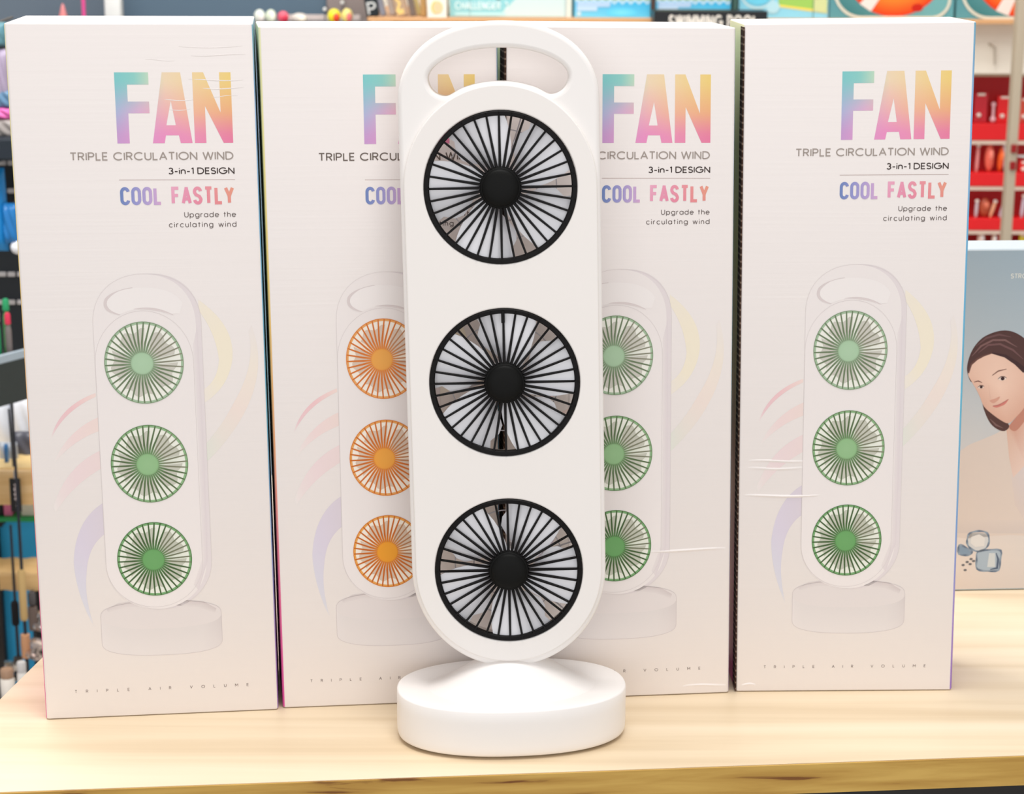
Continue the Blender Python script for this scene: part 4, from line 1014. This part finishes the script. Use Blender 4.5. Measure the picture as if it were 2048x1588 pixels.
# ------------------------------------------------------------------ background, left: fishing rack
LY = 2.6
black = mat('rack_black', (24, 30, 36), .5, .4, noise=.1, nscale=10)
r = (-0.8279, -0.6617, 0.6234, 1.1236)
rk = empty('pegboard_rack', ((r[0] + r[1]) / 2, 2.75, 0)); tag(rk, 'black pegboard rack with grey slots behind the left carton', 'rack')
hw = (r[1] - r[0]) / 2
from_bm('back_board', box_bm(-hw, hw, 0, .02, 0.4191, r[3], .001), black, rk)
for sx in (-hw, hw - .02): from_bm('upright', box_bm(sx, sx + .02, .02, .05, 0, r[3], .001), dk, rk)
slotm = mat('slot_grey', (190, 186, 186), .5, .4)
for row in [[(-0.76, 0.926), (-0.7471, 0.9261), (-0.7342, 0.9261), (-0.7212, 0.9262), (-0.7076, 0.9263), (-0.6939, 0.9263)], [(-0.7625, 0.8857), (-0.7496, 0.8857), (-0.7366, 0.8858), (-0.7236, 0.8858), (-0.7099, 0.8859), (-0.6962, 0.8859)], [(-0.7701, 0.7636), (-0.757, 0.7636), (-0.7439, 0.7637), (-0.7308, 0.7637), (-0.7169, 0.7638), (-0.7031, 0.7638)], [(-0.7727, 0.722), (-0.7596, 0.7221), (-0.7464, 0.7221), (-0.7332, 0.7222), (-0.7193, 0.7223), (-0.7054, 0.7223)]]:
    for q in row: from_bm('slot_strip', box_bm(q[0] - .0055 - rk.location.x, q[0] + .0055 - rk.location.x, -.004, 0, q[1] - .0035, q[1] + .0035, .001), slotm, rk)
def pillow(name, label, cat, r, y, c, thick=.02, group=None, m=None, puff=True):
    x0, x1, z0, z1 = r; a, h = (x1 - x0) / 2, (z1 - z0)
    b = bmesh.new(); n = 12
    for side in (-1, 1):
        g = []
        for i in range(n + 1):
            row = []
            for j in range(n + 1):
                u, v = i / n * 2 - 1, j / n * 2 - 1
                t = max(0, (1 - u ** 4) * (1 - v ** 4)) ** .5
                row.append(b.verts.new((u * a * (1 - .04 * v * v), side * thick / 2 * (t if puff else min(1, t * 4)) + .002 * math.sin(7 * u + 5 * v) * t, (v + 1) / 2 * h)))
            g.append(row)
        for i in range(n):
            for j in range(n):
                f = (g[i][j], g[i + 1][j], g[i + 1][j + 1], g[i][j + 1]); b.faces.new(f if side < 0 else f[::-1])
    bmesh.ops.remove_doubles(b, verts=b.verts[:], dist=1e-5)
    o = from_bm(name, b, m or mat('pil_%d_%d_%d' % c, c, .35, .4, noise=.1, nscale=40), None, 60)
    o.location = ((x0 + x1) / 2, y, z0); tag(o, label, cat, group); return o
def hanger(o, zt, y): # hook and hole strip a packet hangs from
    h = from_bm('hang_hook', tube_bm([(0, 0, zt), (0, 2.75 - y, zt + .004)], .0018, 6), mat('steel_dark', (70, 66, 66), .4, .5, .6), o); return h
for nm, lab, r, c, th in (
    ('tackle_pack', 'teal tackle packet hanging at the top left picture edge', (-0.7241, -0.694, 1.097, 1.1293), (92, 140, 152), .02),
    ('tackle_pack', 'lavender and grey tackle packet below the teal one', (-0.7107, -0.694, 1.0245, 1.0931), (170, 156, 180), .02),
    ('tackle_pack', 'mauve pink tackle packet at the picture edge', (-0.7276, -0.7049, 1.0303, 1.0834), (188, 110, 152), .02),
    ('tackle_pack', 'steel blue tackle packet above the pink one', (-0.7173, -0.6871, 1.013, 1.0388), (96, 134, 166), .02),
    ('tackle_pack', 'bright pink tackle packet above the grey one', (-0.7239, -0.6907, 0.9974, 1.0139), (232, 112, 184), .02),
    ('tackle_pack', 'warm grey tackle packet above the black tray', (-0.7225, -0.6852, 0.9722, 0.9984), (158, 150, 146), .02),
    ('tackle_pack', 'large bright blue tackle packet at the left picture edge', (-0.7602, -0.7105, 0.8111, 0.9287), (26, 136, 206), .03),
    ('tackle_pack', 'smaller blue tackle packet with a pale top, above the white ball', (-0.7146, -0.692, 0.8236, 0.8805), (38, 122, 190), .02)):
    y = 2.66 if th < .03 else 2.67
    o = pillow(nm, lab, 'packet', r, y, c, th, 'tackle packets on the black pegboard')
    hanger(o, r[3] - r[2] - .002, y)
r = (-0.7434, -0.675, 0.9447, 0.9748)
slab('tray', 'black tray between the pink and the blue packets', 'tray', r, 2.62, .135, mat('tray_black', (26, 36, 46), .5, .4))
q = (-0.696, 2.66, 0.8183)
o = from_bm('float_ball', blob_bm(.0105, .0105, .0105), mat('ball_white', (236, 238, 244), .3, .5), None, 60); o.location = (q[0], 2.66, q[2]); tag(o, 'white round float hanging below the small blue packet', 'float')
from_bm('cord', tube_bm([(0, 0, .01), (0, .03, .03), (0, .092, .035)], .0012, 6), mat('cord_white', (210, 210, 210), .6, .2), o)
# sloping grey shelf running away along the aisle with bottles
sa = (-0.6985, 2.4, 0.7114); sb = (-0.6392, 2.5, 0.7103)
sd = empty('aisle_shelf', (sa[0], sa[1], sa[2])); tag(sd, 'dark grey tray shelf with a pale lip running slantwise along the aisle', 'shelf')
d = Vector((sb[0] - sa[0], sb[1] - sa[1], 0)); ang = math.atan2(d.y, d.x); ln = d.length
sd.rotation_euler = (0, 0, ang)
LH, TB = .0112, .057
from_bm('shelf_board', box_bm(-.02, ln, 0, .07, -LH - .006, -LH, .001), dk, sd)
from_bm('lip', box_bm(-.02, ln, -.006, -.0002, -LH, 0, .0008), mat('shelf_pale_grey', (168, 182, 192), .45, .4), sd)
from_bm('edge_panel', box_bm(-.02, ln, -.006, -.0004, -LH - TB, -LH - .0004, .0008), mat('shelf_dark_edge', (56, 62, 60), .6, .3, noise=.1, nscale=80), sd)
from_bm('post', box_bm(ln * .55, ln * .55 + .015, .055, .07, -sa[2], -LH - .006, .001), dk, sd)
SZ = sa[2] - LH; dn = d.normalized(); nr = Vector((-dn.y, dn.x, 0))
for nm, lab, px, inn, rad, h, c, cap in (
    ('bottle', 'green bottle standing in the grey tray shelf, nearest the picture edge', 11, .014, .0044, .052, (24, 140, 88), (150, 150, 146)),
    ('bottle', 'grey bottle with a red cap in the grey tray shelf', 31, .012, .0042, .046, (124, 114, 112), (214, 52, 84)),
    ('bottle', 'green bottle just right of the red capped one', 42, .024, .0048, .062, (40, 142, 66), (40, 150, 96))):
    q = Vector(sa) + d * ((px + 60) / 130) + nr * inn
    root = empty(nm, (q.x, q.y, SZ)); tag(root, lab, 'bottle', 'bottles on the grey aisle shelf')
    from_bm('body', lathe_bm([(rad * .9, 0), (rad, .003), (rad, h * .82), (rad * .7, h * .95), (rad * .5, h)], 16), mat('bt_%d_%d_%d' % c, c, .25, .5), root, 40)
    from_bm('cap', lathe_bm([(rad * .95, h * .99), (rad * .95, h + .012), (rad * .6, h + .015)], 16), mat('bt_%d_%d_%d' % cap, cap, .4, .4), root, 40)
# goods under the shelf
z1 = 0.5072
for nm, cat, lab, r, y, c, th in (
    ('bait_bag', 'bag', 'white bait bag under the grey shelf, right one', (-0.7216, -0.6841, 0.4966, 0.6039), 2.67, (232, 234, 240), .03),
    ('bait_bag', 'bag', 'white bait bag under the grey shelf at the picture edge', (-0.7809, -0.7225, 0.4964, 0.5963), 2.67, (222, 226, 234), .03),
    ('cloth_pack', 'packet', 'dark grey cloth pack before the white bait bags', (-0.7139, -0.6712, 0.508, 0.5567), 2.635, (84, 84, 94), .018),
    ('cloth_pack', 'packet', 'pale grey cloth pack low before the white bait bags', (-0.7269, -0.6999, 0.5079, 0.5478), 2.61, (176, 182, 190), .014),
    ('cloth_pack', 'packet', 'blue folded strip between the cloth packs', (-0.7137, -0.7081, 0.5137, 0.5503), 2.59, (66, 128, 186), .01)):
    r = (r[0], r[1], z1 + .001, r[3]); pillow(nm, lab, cat, r, y, c, th, 'soft goods on the wooden board')
# wooden board
r = (-0.7982, -0.6558, 0.4734, 0.5243)
wd = empty('wooden_shelf', ((r[0] + r[1]) / 2, 2.56, r[3])); tag(wd, 'yellow wooden shelf with a black tag hanging before it', 'shelf')
hw = (r[1] - r[0]) / 2
pine = wood_mat('pine', (240, 204, 152), (232, 192, 134), (220, 176, 116), scale=(6, 30, 60), rough=.45)
from_bm('shelf_board', box_bm(-hw, hw, 0, .18, -.014, 0, .001), mat('pine_top', (248, 214, 150), .4, .4), wd)
from_bm('shelf_front', box_bm(-hw, hw, -.012, 0, r[2] - r[3], -.002, .001), pine, wd)
for sx in (-hw + .01, hw - .03): from_bm('support', box_bm(sx, sx + .02, .164, .177, -r[3], -.014, .001), dk, wd)
# tag
q = (-0.6945, -0.6793, 0.4674, 0.5158)
tg = empty('hang_tag', ((q[0] + q[1]) / 2, 2.535, q[2])); tag(tg, 'black hang tag with white scribble lettering before the wooden shelf', 'tag')
hgt = q[3] - q[2]; wq = (q[1] - q[0]) / 2
from_bm('tag_card', box_bm(-wq, wq, 0, .002, 0, hgt, .0008), mat('tag_black', (22, 20, 20), .4, .4), tg)
k = Ink(); hm = hgt * 1000
k.line([(-.4, hm * .84), (1.2, hm * .76), (-1.0, hm * .68), (1.4, hm * .6), (-.8, hm * .53), (1.6, hm * .46), (-.4, hm * .4), (1.8, hm * .34), (.4, hm * .27), (2.2, hm * .32), (1.0, hm * .18), (2.0, hm * .14)], 1.7, (240, 222, 220), 1)
k.build('tag_lettering', tg, lambda x, z: (x / 1000, 0, z / 1000), lift=.0006)
from_bm('loop', tube_bm([(0, .001, hgt - .002), (0, .001, hgt + .011), (.0006, .012, hgt + .012)], .0011, 6), mat('loop_grey', (178, 176, 180), .5, .4), tg)
# cartons under the wooden board and a large blue board behind
slab('backing_board', 'bright blue board behind the fishing rods and reels', 'board', (-0.9308, -0.687, 0.0346, 0.393)[:2] + (.0, 0.3931), 2.74, .012, mat('blue_board', (52, 172, 226), .55, .35, noise=.05, nscale=20), bev=.001)
z2 = 0.4318
lg = empty('lower_ledge', (-0.7341, 2.62, z2)); tag(lg, 'thin green ledge under the pink and pale cartons', 'shelf')
from_bm('ledge_board', box_bm(-.045, .052, 0, .1, -.006, 0, .001), mat('ledge_green', (30, 150, 84), .45, .4), lg)
from_bm('bracket', box_bm(-.03, -.012, .05, .09, -.03, -.006, .001), dk, lg)
for nm, lab, r, c in (('small_carton', 'small pink carton left of the black tag', (-0.7311, -0.7189, 0.4287, 0.4558), (206, 112, 150)), ('small_carton', 'small pale grey carton right of the black tag', (-0.7059, -0.6844, 0.4288, 0.4544), (206, 206, 190)), ('small_carton', 'black small carton at the picture edge', (-0.7578, -0.7326, 0.4286, 0.4527), (26, 26, 28))):
    slab(nm, lab, 'box', (r[0], r[1], z2, r[3] - .004), 2.63, .06, mat('sc_%d_%d_%d' % c, c, .5, .3), 'small cartons on the green ledge', bev=.001)
# rod rail
r = (-0.8077, -0.6578, 0.344, 0.3753)
b = bmesh.new(); n = 60; hw = (r[1] - r[0]) / 2
rows = []
for i in range(n + 1):
    x = -hw + 2 * hw * i / n; wv = .0009 * math.sin(i * .55)
    rows.append([b.verts.new((x, y, z)) for y, z in ((-.010, .003 + wv), (-.013, .012), (-.010, r[3] - r[2] - .002 + wv), (.05, r[3] - r[2] + wv), (.05, 0 + wv))])
for p, q in zip(rows, rows[1:]):
    for j in range(5): b.faces.new((p[j], p[(j + 1) % 5], q[(j + 1) % 5], q[j]))
b.faces.new(rows[0][::-1]); b.faces.new(rows[-1]); bmesh.ops.recalc_face_normals(b, faces=b.faces[:])
rl = empty('rod_rail', ((r[0] + r[1]) / 2, 2.56, r[2])); tag(rl, 'wavy pine rail that the fishing rods lean on', 'rail')
from_bm('rail_board', b, pine, rl, 40)
for sx in (-hw + .01, hw - .03): from_bm('support', box_bm(sx, sx + .02, .03, .05, -r[2], 0, .001), dk, rl)
# fishing rods with reels
def rod(lab, x, y, ztop_, grip, grip_c, reel_c, cork, seat_z, sx=1):
    root = empty('fishing_rod', (x, y, 0)); tag(root, lab, 'fishing rod', 'fishing rods leaning at the pine rail')
    from_bm('blank', tube_bm([(0, 0, .0), (0, .004, ztop_)], [.0032, .0018], 8), mat('rod_black', (24, 30, 44), .3, .5), root, 40)
    g0, g1 = grip
    from_bm('grip', tube_bm([(0, 0, g0), (0, 0, g0 + .004), (0, 0, g1 - .004), (0, 0, g1)], [.0045, .0055, .0055, .0042], 12), mat('grip_%d_%d_%d' % grip_c, grip_c, .7, .3), root, 40)
    from_bm('reel_seat', lathe_bm([(.0062, seat_z - .022), (.0068, seat_z), (.0062, seat_z + .012)], 14), mat('seat_%d_%d_%d' % cork, cork, .5, .4), root, 40)
    rl_ = from_bm('reel', lathe_bm([(.012, 0), (.0125, .004), (.007, .006), (.007, .016), (.0115, .018), (.011, .024), (.004, .026)], 20, None, Matrix.Translation((sx * .014, -.012, seat_z - .016)) @ Matrix.Rotation(math.radians(18), 4, 'Y')), mat('reel_%d_%d_%d' % reel_c, reel_c, .22, .5, .85), root, 40)
    b = tube_bm([(sx * .022, -.014, seat_z - .008), (sx * .036, -.02, seat_z - .012), (sx * .038, -.02, seat_z - .026)], .0016, 8); blob_bm(.004, .004, .007, (sx * .038, -.02, seat_z - .03), b)
    from_bm('crank_handle', b, mat('crank_dark', (40, 38, 40), .35, .5, .5), rl_, 40)
    from_bm('butt_cap', blob_bm(.0062, .0062, .009, (0, 0, .008)), mat('rod_black', (24, 30, 44), .3, .5), root, 60)
zz = lambda p: p
rod('dark fishing rod with black foam grip, leftmost at the pine rail', -0.6974, 2.535, 0.4469, (0.301, 0.336), (24, 22, 26), (196, 190, 186), (70, 62, 56), 0.2409, -1)
rod('dark fishing rod with tan cork grip, right of the black gripped one', -0.6758, 2.50, 0.6338, (0.3216, 0.3948), (196, 164, 110), (204, 190, 184), (206, 152, 112), 0.2884, 1)
rod('dark fishing rod with grey reel, nearest the left carton', -0.6727, 2.535, 0.3513, (0.3313, 0.3505), (90, 86, 86), (206, 198, 196), (120, 104, 96), 0.3164, 1)
x = -0.6945
o = from_bm('rod_tip', tube_bm([(0, 0, 0), (-.003, .0, .10)], [.0022, .0015], 8), mat('rod_black', (24, 30, 44), .3, .5), None, 40); o.location = (x, 2.566, z1); tag(o, 'thin black rod tip standing before the white bait bags', 'rod')
# glittery lure pouch and white jars low down
r = (-0.6998, -0.6782, 0.3026, 0.3315)
m = mat('glitter_blue', (120, 196, 224), .25, .6, noise=.5, nscale=160)
o = pillow('lure_pouch', 'glittery pale blue pouch hanging right of the cork grip', 'pouch', r, 2.66, (120, 196, 224), .012, None, m)
from_bm('hang_loop', tube_bm([(0, 0, r[3] - r[2] - .002), (0, .04, r[3] - r[2] + .004), (0, .082, r[3] - r[2] + .004)], .001, 6), mat('steel_dark', (70, 66, 66), .4, .5, .6), o)
zf = 0.2448
st = empty('low_stand', (-0.6778, 2.37, 0)); tag(st, 'low black stand at the lower left picture corner', 'stand')
from_bm('stand_top', box_bm(-.1, .06, -.02, .05, zf - .02, zf, .001), dk, st)
for sx in (-.09, .04): from_bm('leg', box_bm(sx, sx + .015, 0, .02, 0, zf - .02, .001), dk, st)
for lab, x, h, c, rad in (('white jar with brown lid on the low black stand', -0.6707, 0.296 - zf, (232, 224, 214), .0095),
                 ('white jar with silver lid beside the table corner', -0.6508, 0.306 - zf, (226, 222, 216), .0065)):
    root = empty('jar', (x, 2.38, zf)); tag(root, lab, 'jar', 'jars on the low black stand')
    from_bm('body', lathe_bm([(rad * .9, 0), (rad, .004), (rad, h * .75), (rad * .85, h * .8)], 18), mat('jar_%d' % c[0], c, .3, .5), root, 40)
    from_bm('lid', lathe_bm([(rad * .92, h * .8), (rad * .95, h), (rad * .8, h + .002)], 18), mat('jar_lid_%d' % c[0], (160, 128, 104) if c[0] == 232 else (196, 192, 190), .4, .4), root, 40)
